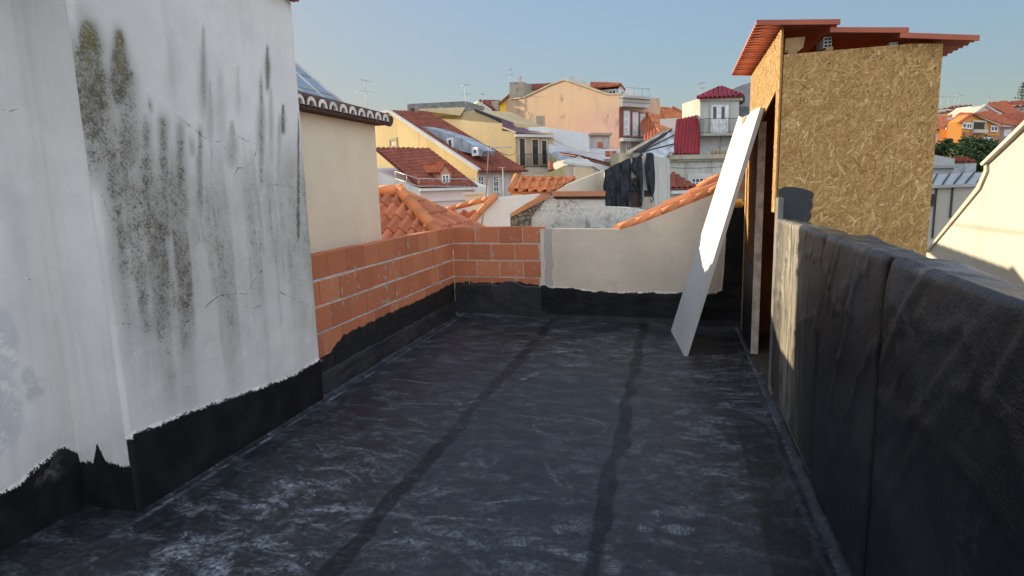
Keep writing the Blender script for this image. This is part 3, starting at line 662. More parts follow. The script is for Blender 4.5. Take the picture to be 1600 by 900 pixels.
def shed():
    root = thing('shed', 'tall narrow shed of bare OSB board under stepped red corrugated roof sheets', 'shed', (1.2, 5.9, 0))
    X0, X1, Y0, Y1 = .72, 1.70, 4.905, 6.76
    b = MB()
    osb_panel(b, (X0-.004, Y0, 0), (1, 0, 0), (0, 0, 1), (0, -1, 0), [(0, -.3), (.984, -.3), (.984, 2.455), (.80, 2.47), (.006, 2.46)], .014, 15000, 1, 62)
    for sx, sz_ in ((.04, 2.3), (.04, 1.95), (.03, 1.7), (.30, 2.38), (.62, 2.39), (.93, 2.38), (.95, 2.05), (.94, 1.72), (.93, 1.40), (.45, 1.86), (.74, 1.62), (.55, 2.18), (.20, 1.60), (.95, 2.30), (.70, 2.42)):
        b.poly([(X0-.004+sx+.006*math.cos(t_), Y0-.0032, sz_+.006*math.sin(t_)) for t_ in np.linspace(0, 6.28, 7)[:-1]], 0)
    b.build('front_panel', OSB, root)
    b = MB(); b.prism([(1.50, Y0-.006, 2.345), (X1-.022, Y0-.006, 2.29), (X1-.022, Y0-.006, 2.452), (1.38, Y0-.006, 2.462)], (0, -.004, 0), .35)
    # side panel: lintel over the door, leaf left of the door, jamb at the front
    b = MB()
    osb_panel(b, (X0-.018, Y1, 0), (0, -1, 0), (0, 0, 1), (-1, 0, 0), [(0, 2.10), (.86, 2.10), (1.65, 2.235), (1.85, 2.24), (1.85, 2.655), (0, 2.630)], .014, 3600, 2, 90)
    osb_panel(b, (X0-.018, Y1, 0), (0, -1, 0), (0, 0, 1), (-1, 0, 0), [(0, .02), (.85, .02), (.85, 2.099), (0, 2.099)], .014, 4600, 3, 90)
    b.build('side_panel', OSB, root)
    b = MB(); osb_panel(b, (X0-.018, 5.06, 0), (0, -1, 0), (0, 0, 1), (-1, 0, 0), [(0, 1.36), (.148, 1.36), (.148, 2.239), (0, 2.239)], .014, 300, 5, 90)
    b.build('door_jamb', OSB, root)
    W = flat('timber', (.42, .26, .11), .75, .25, .25, 8)
    Wd = flat('grey_timber', (.38, .35, .30), .8, .2, .3, 12)
    b = MB(); b.abox(X0-.03, X0+.04, 6.765, 6.85, .03, 1.72); b.build('corner_post', W, root, .003)
    b = MB(); b.abox(X0-.034, X0+.03, 5.885, 5.907, .03, 2.095); b.build('door_post', Wd, root, .003)
    b = MB(); b.abox(X0+.03, X0+.09, 4.93, 4.99, 0, 2.50); b.abox(X1-.07, X1-.02, 4.93, 4.98, -.3, 2.44); b.build('front_stud', W, root, .003)
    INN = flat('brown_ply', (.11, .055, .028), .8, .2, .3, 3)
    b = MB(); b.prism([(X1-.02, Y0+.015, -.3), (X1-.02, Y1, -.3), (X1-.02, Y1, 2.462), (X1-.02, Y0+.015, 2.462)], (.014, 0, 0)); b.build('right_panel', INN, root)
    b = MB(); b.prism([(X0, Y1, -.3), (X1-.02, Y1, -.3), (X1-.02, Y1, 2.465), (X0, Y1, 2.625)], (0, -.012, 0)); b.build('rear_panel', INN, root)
    for y in (5.85, 6.60):
        b = MB(); b.prism([(X0+.02, y, 2.565), (X1+.05, y, 2.395), (X1+.05, y, 2.455), (X0+.02, y, 2.625)], (0, .05, 0)); b.build('rafter', INN, root)
    m = NM('red_sheet', .6, .4); n = m.noise(3, 5)
    m.col(m.mix(m.step(.35, .7, n), (.46, .115, .052), (.36, .085, .045))); m.bump(m.noise(60, 4), .2, .005)
    global RED_SHEET; RED_SHEET = m.m
    def sheet(x0, z0, x1, z1, y0, y1, drop):
        b = MB(); ny = 200; rows = []
        for (x, z) in ((x0, z0), ((x0+x1)/2, (z0+z1)/2), (x1, z1)):
            rows.append([Vector((x, y0+(y1-y0)*j/ny, z-drop*j/ny+.016*abs(math.sin(math.pi*(y0+(y1-y0)*j/ny)/.085))**.7)) for j in range(ny+1)])
        lo = [[p-Vector((0, 0, .012)) for p in r_] for r_ in rows]
        ia = b.grid(rows); ib = b.grid(lo)
        for j in range(ny):
            b.face((ia[0][j], ia[0][j+1], ib[0][j+1], ib[0][j])); b.face((ia[-1][j], ia[-1][j+1], ib[-1][j+1], ib[-1][j]))
        for i in range(2):
            b.face((ia[i][0], ia[i+1][0], ib[i+1][0], ib[i][0])); b.face((ia[i][-1], ia[i+1][-1], ib[i+1][-1], ib[i][-1]))
        b.abox(x0+.005, x1-.002, y0-.006, y0+.012, min(z0, z1)-.030, min(z0, z1)+.020) if False else None
        # plain rolled verge on the front edge
        b.prism([(x0, y0-.012, z0-.014), (x1, y0-.012, z1-.014), (x1, y0-.012, z1+.019), (x0, y0-.012, z0+.019)], (0, .018, 0))
        b.build('roof_sheet', RED_SHEET, root)
    sheet(.525, 2.672, 1.055, 2.630, 4.84, 6.80, .03)
    sheet(1.00, 2.588, 1.475, 2.545, 4.86, 6.80, .03)
    sheet(1.425, 2.518, 1.885, 2.462, 4.86, 6.80, .03)
    CL = flat('pale_block', (.62, .58, .52), .8)
    DK = flat('dark_hole', (.03, .03, .03), .9)
    for x, z0, z1, y in ((1.02, 2.50, 2.572, 4.99), (1.43, 2.462, 2.50, 4.97)):
        b = MB(); b.abox(x-.03, x+.022, y, y+.25, z0, z1); o = b.build('support_block', CL, root)
        h = MB(); zz = (z1-z0)
        for i in range(2):
            for j in range(3 if zz > .05 else 1): h.abox(x-.024+i*.024, x-.006+i*.024, y-.003, y-.001, z0+.006+j*.022, z0+.02+j*.022)
        h.build('block_hole', DK, o)
    b = MB(); b.abox(1.0, 1.045, 4.955, 5.1, 2.475, 2.499); b.build('timber_shim', W, root)
    b = MB(); b.prism([(.735, 4.96, 2.482), (.82, 4.96, 2.482), (.855, 4.96, 2.51), (.865, 4.96, 2.58), (.735, 4.96, 2.58)], (0, .02, 0)); b.build('corner_bracket', W, root)
    # black bitumen patch on the board above the parapet end
    pts = [(1217, 296), (1226, 292), (1240, 292), (1256, 295), (1266, 298), (1272, 303), (1269, 312), (1270, 322), (1266, 330), (1268, 338), (1262, 348), (1216, 346)]
    b = MB(); b.prism([ony(x, y, Y0-.0045) for x, y in pts], (0, -.003, 0)); b.build('bitumen_patch', BIT, root)
    b = MB(); b.prism([(X0-.022, 6.755, .03), (X0-.022, 5.93, .03), (X0-.022, 5.93, .80), (X0-.022, 6.3, .86), (X0-.022, 6.5, .88), (X0-.022, 6.755, .98)], (-.005, 0, 0)); b.build('bitumen_skirt', BIT, root)
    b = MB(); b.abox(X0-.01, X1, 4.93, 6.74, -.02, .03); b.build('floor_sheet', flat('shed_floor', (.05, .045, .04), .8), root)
shed()

# ================================================================== LEANING BOARD + small things by the shed
def board():
    m = NM('white_board', .55, .35)
    m.col(m.mix(m.step(.4, .75, m.noise(2.5, 5)), (.52, .52, .50), (.46, .46, .45))); m.bump(m.noise(30, 4), .08, .004)
    A, B, C, D = onz(1048, 517, .004), onz(1068.5, 556, .004), onx(1188, 167, .665), onx(1154, 181, .60)
    n = (B-A).cross(D-A).normalized()
    if n.x > 0: n = -n
    g = lambda s, t: (A*(1-s)+B*s)*(1-t) + (D*(1-s)+C*s)*t
    pts = [g(0, 0), g(1, 0), g(1, 1.0), g(.62, 1.0), g(.56, .985), g(.45, .988), g(.25, .985), g(0, 1.0)]
    b = MB(); b.prism(pts, -n*.038)
    o = b.build('board', m.m, None, .003); o.name = 'leaning_board'
    tag(o, 'long white insulation board leaning against the plywood shed', 'board')
    # brown tape scrap at its top edge
    b = MB(); b.prism([g(.30, .984)+n*.004, g(.36, .955)+n*.004, g(.44, .96)+n*.004, g(.50, .984)+n*.004], n*.002)
    b.build('torn_tape', flat('brown_tape', (.36, .20, .07), .6), o)
board()
def scrap():
    # hollow block upright beside the shed post, and a lump of hardened foam on the wall
    base = ony(1157, 300, 7.10)
    b = MB(); x, z = .615, 1.50
    for i in range(3):
        b.abox(x, x+.06, 7.06+i*.045, 7.068+i*.045, z, z+.20, .6)
    b.abox(x, x+.012, 7.069, 7.149, z, z+.2, .6); b.abox(x+.048, x+.06, 7.069, 7.149, z, z+.2, .6)
    for k in range(4): b.abox(x+.013, x+.047, 7.07, 7.148, z+.002+k*.0625, z+.011+k*.0625, .5)
    o = b.build('hollow_brick', BRICK); tag(o, 'single hollow brick standing on end beside the shed post', 'brick')
    me = o.data; a = me.attributes.new('paint', 'FLOAT', 'POINT'); a.data.foreach_set('value', [1.0]*len(me.vertices))
    bm = bmesh.new(); bmesh.ops.create_icosphere(bm, subdivisions=3, radius=.05)
    for v in bm.verts:
        p = v.co*20; v.co *= 1+.45*(float(vn(p.x*1.7, p.y*1.7+p.z*2, 3))-.4)
    for f in bm.faces: f.smooth = True
    me = bpy.data.meshes.new('foam_lump'); bm.to_mesh(me); bm.free()
    o = link('foam_lump', me, flat('foam', (.75, .42, .10), .7, .3, .3, 20)); o.location = (.64, 7.02, 1.36); o.scale = (1.1, .9, .9)
    tag(o, 'small lump of yellow builder foam stuck beside the shed post', 'foam')
scrap()

# ================================================================== builders for the town
class Pl:                               # vertical plane: seen through pixel column px at d metres, turned th degrees
    def __init__(s, px, d, th, out=0.0):
        s.A = at(px, 290, d); s.A.z = 0; t = rad(th)
        s.u = RH*math.cos(t) + FH*math.sin(t); s.n = RH*math.sin(t) - FH*math.cos(t); s.A += s.n*out
    def p(s, px, py, off=0.0):
        v = ray(px, py); q = s.A + s.n*off
        return CAMP + v*((q-CAMP).dot(s.n)/v.dot(s.n))
    def sz(s, px, py, off=0.0): q = s.p(px, py, off); return (q-s.A).dot(s.u), q.z
    def P(s, a, z, off=0.0): q = s.A + s.u*a + s.n*off; return Vector((q.x, q.y, z))
    def box(s, mb, a0, a1, z0, z1, o0, o1, v=.5): mb.prism([s.P(a0, z0, o1), s.P(a1, z0, o1), s.P(a1, z1, o1), s.P(a0, z1, o1)], -s.n*(o1-o0), v)
    def poly(s, pts, off=0.0, ground=-8.5):
        return [s.p(x, y, off) if y is not None else Vector((*s.p(x, 290, off)[:2], ground)) for x, y in pts]
def body(root, name, pl, pts, depth, mat, off=0.0, ground=-8.5):
    b = MB(); b.prism(pl.poly(pts, off, ground), -pl.n*depth); return b.build(name, mat, root)
def window(root, pl, x0, y0, x1, y1, fm=FRAME, pm=GLASS, bars=(1, 2), fw_=.09, off=0.0, proud=.05, name='window', surround=None):
    a0, z1 = pl.sz(x0, y0, off); a1, z0 = pl.sz(x1, y1, off)
    if a1 < a0: a0, a1 = a1, a0
    b = MB()
    if surround:
        sw = surround[1]; c = MB()
        pl.box(c, a0-sw, a0, z0-sw*.6, z1+sw, off-.02, off+.07); pl.box(c, a1, a1+sw, z0-sw*.6, z1+sw, off-.02, off+.07)
        pl.box(c, a0+.001, a1-.001, z1, z1+sw-.001, off-.02, off+.075); pl.box(c, a0-sw*1.2, a1+sw*1.2, z0-sw*1.1, z0-sw*.602, off-.02, off+.13)
    pl.box(b, a0, a0+fw_, z0, z1, off-.01, off+proud); pl.box(b, a1-fw_, a1, z0, z1, off-.01, off+proud)
    pl.box(b, a0+fw_, a1-fw_, z1-fw_, z1, off-.01, off+proud-.003); pl.box(b, a0+fw_, a1-fw_, z0, z0+fw_, off-.01, off+proud-.003)
    for i in range(1, bars[0]): m_ = a0+(a1-a0)*i/bars[0]; pl.box(b, m_-fw_*.45, m_+fw_*.45, z0+fw_, z1-fw_, off-.01, off+proud-.006)
    for j in range(1, bars[1]): m_ = z0+(z1-z0)*j/bars[1]; pl.box(b, a0+fw_, a1-fw_, m_-fw_*.35, m_+fw_*.35, off-.01, off+proud-.010)
    o = b.build(name, fm, root)
    if surround: c.build('frame_surround', surround[0], o)
    g = MB(); pl.box(g, a0+fw_*.5, a1-fw_*.5, z0+fw_*.5, z1-fw_*.5, off-.01, off+.012); g.build('pane', pm, o)
    return o
def tiles(mb, poly, down, tw=.22, rh=.40, amp=.05, seg=5, step=.025, thick=.06, seed=1, lift=.02):
    poly = [Vector(p) for p in poly]; O = poly[0]
    n = Vector((0, 0, 0))
    for i in range(len(poly)): n += (poly[i]-O).cross(poly[(i+1) % len(poly)]-O)
    n.normalize()
    if n.z < 0: n = -n
    s = Vector(down); s = (s - n*s.dot(n)).normalized(); e = s.cross(n).normalized()
    P2 = [((p-O).dot(e), (p-O).dot(s)) for p in poly]
    ar = sum(P2[i][0]*P2[(i+1) % len(P2)][1]-P2[(i+1) % len(P2)][0]*P2[i][1] for i in range(len(P2)))
    if ar < 0: P2 = P2[::-1]
    r = random.Random(seed)
    e0 = min(p[0] for p in P2); e1 = max(p[0] for p in P2); s0 = min(p[1] for p in P2); s1 = max(p[1] for p in P2)
    nc = int((e1-e0)/tw)+2; nr = int((s1-s0)/rh)+2
    def hh(t): return amp*math.sin(math.pi*t/.60)**.75 if 0 < t < .60 else -.45*amp*math.sin(math.pi*max(0, t-.60)/.40)
    M = lambda a, b, h: O + e*a + s*b + n*(h+lift)
    for i in range(nc):
        jit = r.uniform(-.006, .006)
        for j in range(nr):
            v = min(1, max(0, r.gauss(.5, .22))); a = e0+i*tw; b0 = s1-(j+1)*rh+jit; b1 = b0+rh
            for q in range(seg):
                t0, t1 = q/seg, (q+1)/seg
                c = clip(P2, [(a+t0*tw, b0), (a+t1*tw, b0), (a+t1*tw, b1), (a+t0*tw, b1)])
                if len(c) < 3: continue
                f = [mb.vert(M(x, y, hh((x-a)/tw if x < a+tw-1e-6 else t1)+step*(y-b0)/rh)) for x, y in c]
                mb.face(f, v, False)
                if step and any(abs(y-b1) < 1e-6 for _, y in c):
                    es = [p for p in c if abs(p[1]-b1) < 1e-6]
                    if len(es) == 2:
                        k = []
                        for (x, y) in es: hx = hh((x-a)/tw if x < a+tw-1e-6 else t1); k.append((M(x, y, hx+step), M(x, y, hx-.004)))
                        mb.face([mb.vert(p) for p in (k[0][0], k[1][0], k[1][1], k[0][1])], v)
    mb.prism([M(x, y, -amp*.25-.004) for x, y in P2], -n*thick, .3)
def ridge(mb, a, b, r=.09, ln=.42, seed=3):
    a, b = Vector(a), Vector(b); d = b-a; n = max(1, int(d.length/ln)); rr = random.Random(seed)
    for k in range(n):
        p, q = a+d*(k/n), a+d*((k+1)/n)+d.normalized()*.04
        mb.tube([p, q], r*.92, 8, rr.random(), r*1.08)
def railing(root, pts, h, mat, sp=.13, r=.012, name='railing'):
    b = MB()
    for (p, q) in zip(pts, pts[1:]):
        p, q = Vector(p), Vector(q); n = max(2, int((q-p).length/sp)); z = Vector((0, 0, h))
        b.tube([p+z, q+z], r*1.8, 5); b.tube([p+z*.08, q+z*.08], r*1.5, 5)
        for k in range(n+1): c = p+(q-p)*k/n; b.tube([c, c+z], r, 4)
    return b.build(name, mat, root)

# ------------------------------------------------------------------ cream house beside the terrace
def cream_house():
    root = thing('cream_house', 'smooth cream house wall under scalloped white edged eaves and a glass skylight', 'house', (-3.6, 5.4, -3))
    b = MB(); b.abox(-7.2, -3.25, 4.22, 6.52, -8, 2.315); b.build('wall', plaster((.76, .65, .48), .12, 1, True), root)
    W = flat('lime_mortar', (.70, .66, .60), .9)
    b = MB(); r = random.Random(4)
    k0 = 4.30; nT = 13; tw = .183
    for k in range(nT):
        y = k0+k*tw; v = r.random(); rows = []; ring = []
        for (x, z) in ((-3.10, 2.355), (-3.60, 2.50), (-4.6, 2.79)):
            rows.append([Vector((x, y+.078*math.cos(a), z+.070*math.sin(a)*1.15)) for a in np.linspace(0, math.pi, 9)])
        b.grid(rows, v)
        wm = MB()
        for i in range(8):                               # white mortar crescent in the tile mouth
            a, c = np.linspace(0, math.pi, 9)[i:i+2]
            f = lambda t, R_: Vector((-3.098, y+R_*math.cos(t), 2.352+R_*1.05*math.sin(t)))
            wm.prism([f(a, .074), f(c, .074), f(c, .042), f(a, .042)], (-.03, 0, 0))
        wm.build('mortar_scallop', W, root)
        b.prism([(-3.12, y-.045, 2.335), (-3.12, y+.045, 2.335), (-3.12, y, 2.385)], (-.05, 0, 0), .4)
    b.prism([(-3.125, k0-.1, 2.317), (-3.125, k0+nT*tw-.08, 2.317), (-3.125, k0+nT*tw-.08, 2.345), (-3.125, k0-.1, 2.345)], (-.20, 0, 0), .35)
    b.prism([(-3.2, k0-.1, 2.36), (-3.2, k0+nT*tw-.07, 2.36), (-5.4, k0+nT*tw-.07, 2.98), (-5.4, k0-.1, 2.98)], (0, 0, -.04), .3)
    b.tube([(-3.10, k0+nT*tw-.055, 2.36), (-5.4, k0+nT*tw-.055, 3.0)], .06, 8, .6)
    b.build('eaves_tiles', T_DARK, root)
    # hipped glass skylight behind the eaves
    c1 = onx(552, 176, -4.0); c0 = Vector((c1.x, 4.3, c1.z-.01)); top = onx(452, 92, -4.75); t0 = Vector((top.x, 4.3, top.z))
    c2 = Vector((-5.5, c1.y, c1.z))
    g = NM('skylight_glass', .18, .6).col((.20, .25, .29)).m
    b = MB(); b.prism([c0, c1, top, t0], (0, 0, -.015)); b.prism([c1+Vector((0, .004, 0)), c2, top+Vector((0, .004, 0))], (0, -.01, -.012)); o = b.build('skylight', g, root)
    b = MB(); b.tube([c1, top], .03, 6); b.tube([c0, c1], .022, 6)
    for k in range(1, 7):
        f = k/7; p = c1+(c0-c1)*f*.98
        q = top+(t0-top)*max(0, (f*(c1.y-c0.y)-(c1.y-top.y))/(top.y-t0.y)) if c1.y-f*(c1.y-c0.y) < top.y else c1+(top-c1)*(f*(c1.y-c0.y)/(c1.y-top.y))
        b.tube([p, q], .02, 5)
    for f in (.33, .66): b.tube([c0+(t0-c0)*f, c1+(top-c1)*f], .012, 5)
    b.build('glazing_bar', ALU, o)
cream_house()

# ------------------------------------------------------------------ near tiled roofs
def hip_roof():
    a = at(625, 305, 9.3); k = 1.12; s = .60
    root = thing('tiled_hip_roof', 'orange barrel tiled hip roof just behind the brick wall', 'roof', (a.x, a.y, -2))
    r1 = a+Vector((-3, 0, 0)); f0 = a+Vector((-3, -k, -s*k)); f1 = a+Vector((k, -k, -s*k))
    b = MB(); tiles(b, [a, r1, f0, f1], (0, -1, -s), .175, .33, .062, 10, .03, seed=5); tiles(b, [a, f1, a+Vector((k, k*.8, -s*k))], (1, 0, -s), .175, .33, .062, 10, .03, seed=6)
    b.build('tiles', T_NEW, root)
    b = MB(); up = Vector((0, 0, .07)); ridge(b, f1+up, a+up, .085, .36); ridge(b, a+Vector((k, k*.8, -s*k))+up*.6, a+up*.8, .06, .36); ridge(b, r1+up, a+up, .085, .36); b.build('ridge_tiles', T_ORANGE, root)
    b = MB(); b.prism([(a.x-3, f1.y+.03, -8), (f1.x-.03, f1.y+.03, -8), (f1.x-.03, a.y+1.2, -8), (a.x-3, a.y+1.2, -8)], (0, 0, 8+f1.z-.12)); b.build('wall', plaster((.55, .47, .36)), root)
hip_roof()
def verge_roof():
    pl = Pl(775, 12.2, 8)
    root = thing('verge_roof_house', 'low white house wall with a red tiled roof ending in an orange verge', 'house', (*pl.A[:2], -4))
    body(root, 'wall', pl, [(776, 309), (845, 303), (797, 334), (797, None), (716, None), (716, 372)], .25, plaster((.62, .60, .56), .3))
    A, B, C, D = at(676, 336, 13.2), pl.p(773, 311), pl.p(716, 371), at(655, 372, 11.9)
    b = MB(); tiles(b, [A, B, C, D], C-B, .20, .36, .065, 10, .028, seed=8); b.build('tiles', T_RED, root)
    b = MB(); ridge(b, C+Vector((0, 0, .05))+pl.n*.05, B+Vector((0, 0, .05))+pl.n*.05, .06, .4); ridge(b, A+Vector((0, 0, .04)), B+Vector((0, 0, .04)), .055, .3); b.build('verge_tiles', T_ORANGE, root)
    b = MB(); p = at(741, 304, 14.2); b.abox(p.x-.14, p.x+.16, p.y-.2, p.y+.2, .2, p.z); o = b.build('chimney', plaster((.62, .50, .36)), root)
    b = MB(); b.abox(p.x-.19, p.x+.21, p.y-.25, p.y+.25, p.z+.001, p.z+.05); b.build('chimney_cap', plaster((.5, .45, .4)), o)
verge_roof()
def ridge_roof():
    root = thing('bright_tiled_roof', 'small bright orange tiled roof above the old grey plaster wall', 'roof', (*at(840, 300, 14.5)[:2], -3))
    A, B, C, D = at(807, 281, 14.2), at(895, 281.5, 16.4), at(862, 301, 14.9), at(798, 301, 13.6)
    b = MB(); tiles(b, [A, B, C, D], D-A, .215, .40, .068, 10, .03, seed=9); b.build('tiles', T_ORANGE, root)
    b = MB(); z = Vector((0, 0, .06)); ridge(b, D+z, A+z, .075, .36); ridge(b, A+z*.7, B+z*.7, .06, .22); b.build('ridge_tiles', T_ORANGE, root)
    b = MB(); b.prism([Vector((p.x, p.y, -8)) for p in (A, B, C, D)], (0, 0, 8+1.25)); b.build('wall', plaster((.62, .50, .42), .3), root)
ridge_roof()
def old_wall():
    pl = Pl(900, 12.9, 3)
    root = thing('ruined_plaster_wall', 'old flaking blue grey plaster wall with brown coping and rubble', 'wall', (*pl.A[:2], -4))
    m = NM('flaking_plaster', .92, .15)
    c = m.mix(m.step(.35, .65, m.noise(1.5, 6, .65)), (.36, .38, .38), (.56, .56, .54))
    c = m.mix(m.step(.52, .60, m.noise(3.5, 7, .7)), c, (.22, .22, .21))
    top = m.step(.95, 1.2, m.math('ADD', m.sepz(), m.math('MULTIPLY', m.noise(5, 5), .35)))
    c = m.mix(m.math('MULTIPLY', top, m.step(.4, .6, m.noise(16, 6, .75))), c, (.62, .60, .54))
    m.col(c); m.bump(m.noise(12, 7, .7), .6, .04)
    body(root, 'wall', pl, [(794, 338), (855, 309), (945, 311), (945, 324), (1000, 326), (1026, 333), (1026, None), (794, None)], 1.2, m.m)
    r = NM('rubble', .95, .1); wv = r.n('ShaderNodeVectorMath'); wv.operation = 'ADD'; nz = r.n('ShaderNodeTexNoise'); r.put(nz.inputs['Vector'], r.co()); nz.inputs['Scale'].default_value = 6; r.put(wv.inputs[0], r.co()); sc_ = r.n('ShaderNodeVectorMath'); sc_.operation = 'SCALE'; r.put(sc_.inputs[0], nz.outputs['Color']); sc_.inputs['Scale'].default_value = .12; r.put(wv.inputs[1], sc_.outputs[0]); wv = wv.outputs[0]
    r.col(r.mix(r.step(.01, .16, r.vor(11, wv, 'DISTANCE_TO_EDGE')), (.06, .057, .05), r.mix(r.noise(5), (.28, .26, .22), (.12, .115, .10)))); r.bump(r.vor(11, wv), .8, .05)
    body(root, 'rubble_core', pl, [(793.5, 339), (856, 308), (842, 325), (830, 340), (828, 372), (793.5, 372)], .5, r.m, .025)
    b = MB(); b.prism(pl.poly([(792, 333), (852, 302.5), (862, 304), (860, 308), (793, 342)], .06), -pl.n*1.0); b.prism(pl.poly([(863, 299.5), (946, 298.5), (946, 306.5), (863, 307)], .10), -pl.n*.9)
    b.build('coping', plaster((.42, .20, .11), .4, 4, False), root)
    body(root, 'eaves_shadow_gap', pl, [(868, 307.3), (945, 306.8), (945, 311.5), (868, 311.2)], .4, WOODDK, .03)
    pl2 = Pl(945, 17.9, 5)
    r2 = thing('lean_to', 'pale rendered lean to wall sloping up to the black plastic sheeting', 'wall', (*pl2.A[:2], -4))
    body(r2, 'wall', pl2, [(855, 301), (944, 266), (1000, 255), (1000, None), (855, None)], .25, plaster((.55, .50, .41), .35))
old_wall()
def tarp_hut():
    pl = Pl(985, 17.5, 3); ps = Pl(1022.5, 17.5, 52)
    root = thing('plank_hut', 'whitewashed plank hut hung with torn black plastic', 'hut', (*pl.A[:2], -4))
    body(root, 'front_wall', pl, [(945, 267), (985, 249), (1010, 242), (1021, 243), (1021, None), (945, None)], .12, plaster((.55, .53, .48), .5, 3))
    m = NM('plank_paint', .85, .2); wv = m.wave(1.6, None, .4, 1)
    m.col(m.mix(m.math('MULTIPLY', m.step(.4, .7, m.noise(3, 6, .7, m.mapc((3, 3, .3)))), .6), (.60, .57, .51), (.30, .28, .24))); m.bump(wv, .3, .02)
    body(root, 'side_wall', ps, [(1022.5, 243), (1047, 250.5), (1047, None), (1022.5, None)], .12, m.m)
    body(root, 'opening', pl, [(985, 280), (1001, 279), (1001, 324), (985, 324)], .03, WOODDK, .012)
    body(root, 'timber_lintel', pl, [(985, 276.5), (1002, 276.5), (1002, 281), (985, 281)], .05, flat('old_timber', (.22, .16, .11), .85), .03)
    body(root, 'doorway', pl, [(1006, 297), (1021, 298), (1021, 318), (1006, 318)], .03, WOODDK, .012)
    body(root, 'stone_base', pl, [(1005, 308), (1018, 307), (1023, 316), (1023, 345), (1000, 345)], .1, STONE, .10)
    T = NM('black_plastic', .55, .4); T.col(T.mix(T.step(.4, .7, T.noise(5, 6)), (.006, .008, .012), (.020, .024, .032))); T.bump(T.noise(9, 6, .6, T.mapc((3, 3, .6))), .6, .03)
    b = MB()
    def sheet(cols, nv=26, seed=1):                     # cols: (px, y_top, y_bottom)
        xs = np.linspace(cols[0][0], cols[-1][0], max(4, int((cols[-1][0]-cols[0][0])*1.6))); R = []
        c = np.array(cols, float)
        for i, x in enumerate(xs):
            t, l = np.interp(x, c[:, 0], c[:, 1]), np.interp(x, c[:, 0], c[:, 2]); row = []
            for j in range(nv):
                f = j/(nv-1); y = t+(l-t)*f
                o = .12+.022*math.sin(x*.8+2*math.sin(f*3)+seed)*f**.5+.10*(float(fbm(x*.16, y*.06, seed))-.5)
                row.append(pl.p(x+1.2*math.sin(f*4+x*.3), y, o))
            R.append(row)
        a = b.grid(R); q = b.grid([[p-pl.n*.012 for p in r_] for r_ in R])
        for I in (0, -1):
            for j in range(nv-1): b.face((a[I][j], a[I][j+1], q[I][j+1], q[I][j]))
    sheet([(943.5, 266, 290), (948, 264, 322), (953, 261, 321), (958, 259, 326), (965, 255, 325), (972, 252, 327), (979, 249, 324), (985, 247, 325)], 30, 1)
    sheet([(985, 280, 300), (990, 279, 296), (996, 278, 299)], 12, 2)
    sheet([(986.5, 247, 262), (991, 246, 272), (996, 245, 280), (999, 244, 322), (1003.5, 243, 321)], 26, 3)
    sheet([(1008, 240, 262), (1012, 239, 296), (1016, 238.5, 303), (1020, 239, 304), (1022.5, 241, 298)], 26, 4)
    sheet([(1014, 302, 308), (1017, 303, 316), (1021, 304, 317)], 8, 5)
    o = b.build('plastic_sheeting', T.m); tag(o, 'torn black plastic sheeting hanging in strips from the plank hut', 'plastic sheet')
tarp_hut()
def slope_roof():
    root = thing('verge_tile_roof', 'sunlit salmon tiled roof climbing to the right behind the back wall', 'roof', (0, 9, -2))
    b = MB(); z0, z1 = 1.03, 1.70
    tiles(b, [(.86, 7.47, z1), (.86, 9.3, z1), (-.78, 9.3, z0-.1), (-.78, 7.47, z0-.1)], (-1, 0, -.46), .20, .36, .055, 7, .03, seed=12)
    b.build('tiles', T_ORANGE, root)
    b = MB(); r = random.Random(5); n = 9
    for k in range(n):                                   # verge row bedded along the wall head
        f0, f1 = k/n, (k+1.12)/n
        p = lambda f: Vector((-.62+1.47*f, 0, float(np.interp(-.62+1.47*f, (-.62, -.4, .38, .62, .86), (1.10, 1.16, 1.475, 1.62, 1.74)))))
        a, c = p(f0), p(min(f1, 1.03)); a.y = bwy(a.x)+.06; c.y = bwy(c.x)+.06
        b.tube([a+Vector((0, r.uniform(-.012, .012), -.012)), c+Vector((0, 0, .006))], .058, 9, r.random(), .046)
    b.build('verge_tiles', T_ORANGE, root)
    b = MB(); y = 7.62
    for k in range(6):
        b.tube([(.26+.03*k, y+k*.21, 1.50+.014*k), (.60, y+k*.21, 1.66)], .07, 8, r.random(), .06)
    b.build('cover_tiles', T_ORANGE, root)
    b = MB(); b.abox(-.70, .84, 7.55, 9.25, -8, .92); b.build('wall', plaster((.5, .44, .36)), root)
slope_roof()

